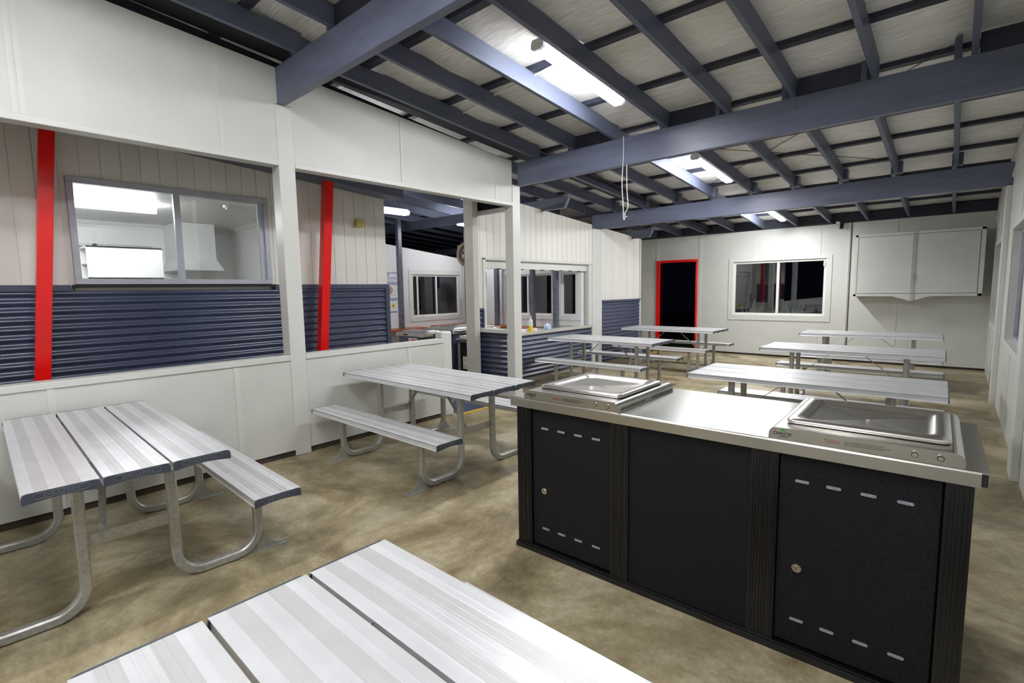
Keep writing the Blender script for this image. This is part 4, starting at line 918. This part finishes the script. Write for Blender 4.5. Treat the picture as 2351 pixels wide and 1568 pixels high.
def crumple(name, loc, sx, sy, sz, mt, label, cat, seed):
    random.seed(seed); bm = bmesh.new(); bmesh.ops.create_icosphere(bm, subdivisions=3, radius=1)
    for v in bm.verts:
        k = 1+random.uniform(-.16, .16)+.18*math.sin(v.co.x*5+seed)*math.cos(v.co.y*4); v.co = Vector((v.co.x*sx*k, v.co.y*sy*k, max(0, v.co.z*sz*k+sz*.6)))
    me = bpy.data.meshes.new(name); bm.to_mesh(me); bm.free(); me.materials.append(MT[mt]); o = bpy.data.objects.new(name, me); col.objects.link(o); o.location = loc; tag(o, label, cat)
crumple('cloth', (-5.5, 6.50, .83), .04, .07, .03, 'cloth_white', 'crumpled white cloth left of the detergent bottle', 'cloth', 3)
crumple('dish_cloth', (-5.5, 6.80, .83), .05, .07, .03, 'cloth_white', 'crumpled pale cloth right of the detergent bottle', 'cloth', 5)
crumple('plastic_bag', (-5.45, 7.12, .83), .05, .07, .07, 'cloth_blue', 'crumpled pale blue plastic bag on the servery worktop', 'bag', 8)
r = empty('sink', (-5.7, 7.65, .832), 0, 'stainless sink drainer set in the servery worktop', 'sink'); m = MB().box(-.2, .2, -.4, .4, 0, .006)
for k in range(12): m.box(-.17, .17, -.36+k*.03, -.35+k*.03, .006, .01)
m.build('drainer', 'steel', r); MB().box(-.16, .16, .05, .36, .004, .012).build('basin', 'hotplate', r)
r = empty('kitchen_tap', (-5.62, 5.85, .83), 0, 'small chrome tap at the left end of the servery worktop', 'tap'); MB().tube([(0, 0, 0), (0, 0, .09), (.01, .02, .11), (.02, .1, .11), (.02, .12, .09)], .012, 10).build('spout', 'chrome', r); MB().tube([(0, 0, .1), (.0, -.05, .14)], .008, 8).build('handle', 'chrome', r)
# mats
m = MB().box(-5.5, -4.86, 4.2, 5.2, 0, .012, 0).box(-4.86, -4.62, 4.2, 5.2, 0, .010, 0).box(-4.62, -4.56, 4.2, 5.2, 0, .008, 1); tag(m.build('door_mat', ['blue_mat', 'yellow']), 'dark blue rubber mat with a yellow edge in the walkway opening', 'mat')
m = MB().box(-6.1, -5.45, 11.0, 11.6, 0, .012, 0).box(-5.45, -5.36, 10.9, 11.65, 0, .012, 1); tag(m.build('door_mat', ['blue_mat', 'yellow']), 'blue mat with a yellow edge near the red door frame', 'mat')
# ------------------------------------------------------------------ outdoors
def palm(x, y, h, r0, label, nf=9, seed=1):
    random.seed(seed); r = empty('palm_tree', (x, y, -.16), 0, label, 'palm')
    m = MB(); k = 0
    while k*.12 < h: m.cyl((0, 0, k*.12), (0, 0, (k+1)*.12), r0*(1.08-.2*k*.12/h), r0*(.98-.2*k*.12/h), 14, caps=False); k += 1
    m.build('trunk', 'trunk', r)
    for f in range(nf):
        a = 2*PI*f/nf+.4; m = MB(); P_ = []
        for i in range(14):
            t = i/13; P_.append(Vector((math.cos(a)*.85*t, math.sin(a)*.85*t, h+.35*t-.95*t*t)))
        m.tube(P_, .012, 5)
        for i in range(2, 14):
            for s in (1, -1):
                p = P_[i]; d = (P_[i]-P_[i-1]).normalized(); sd = Vector((-math.sin(a), math.cos(a), 0))*s; q = p+sd*.2*(1-.4*i/14)+d*.14-Vector((0, 0, .10)); n_ = d*.014
                m.add([p-n_, p+n_, q, (p+q)/2+Vector((0, 0, .012))], [(0, 1, 3), (1, 2, 3), (2, 0, 3)])
        m.build('frond', 'leaf', r)
palm(-10.0, 7.98, 2.45, .11, 'thick pale palm trunk just outside the kitchen window', 8, 2); palm(-10.05, 8.55, 2.1, .06, 'slim palm with drooping fronds outside the kitchen window', 9, 5)
def tuft(x, y, label, n=46, seed=4):
    random.seed(seed); m = MB()
    for i in range(n):
        a = random.uniform(0, 2*PI); px = random.uniform(-.6, .6); l = random.uniform(.25, .5)*1.0; ln = random.uniform(-.18, .18); py_ = random.uniform(-.1, .1)
        w_ = .008 if i % 3 else .016
        p = Vector((px, py_, 0)); q = p+Vector((ln*.4, py_*.3, .72+l*.4)); s = p+Vector((ln, py_*.6, .80+l)); n_ = Vector((w_, 0, 0))
        m.add([p-n_, p+n_, q+n_, q-n_, s], [(0, 1, 2, 3), (3, 2, 4)], 0); m.add([p+Vector((0, .006, 0)), q+Vector((0, .006, 0)), s], [(0, 1, 2)], 0)
    o = m.build('grass_tuft', 'seed'); o.location = (x, y, -.03); tag(o, label, 'grass', kind='stuff')
tuft(-3.15, 12.45, 'pale seeding grass blades just outside the back window')
o = MB().cyl((-13.4, 17.3, .75), (-13.4, 17.3, 1.05), .16, .1, 16).cyl((-13.4, 17.3, -.03), (-13.4, 17.3, .75), .03, mi=1).build('distant_lamp', ['orange_glow', 'dark']); tag(o, 'distant orange lamp glowing outside beyond the kitchen window', 'lamp')
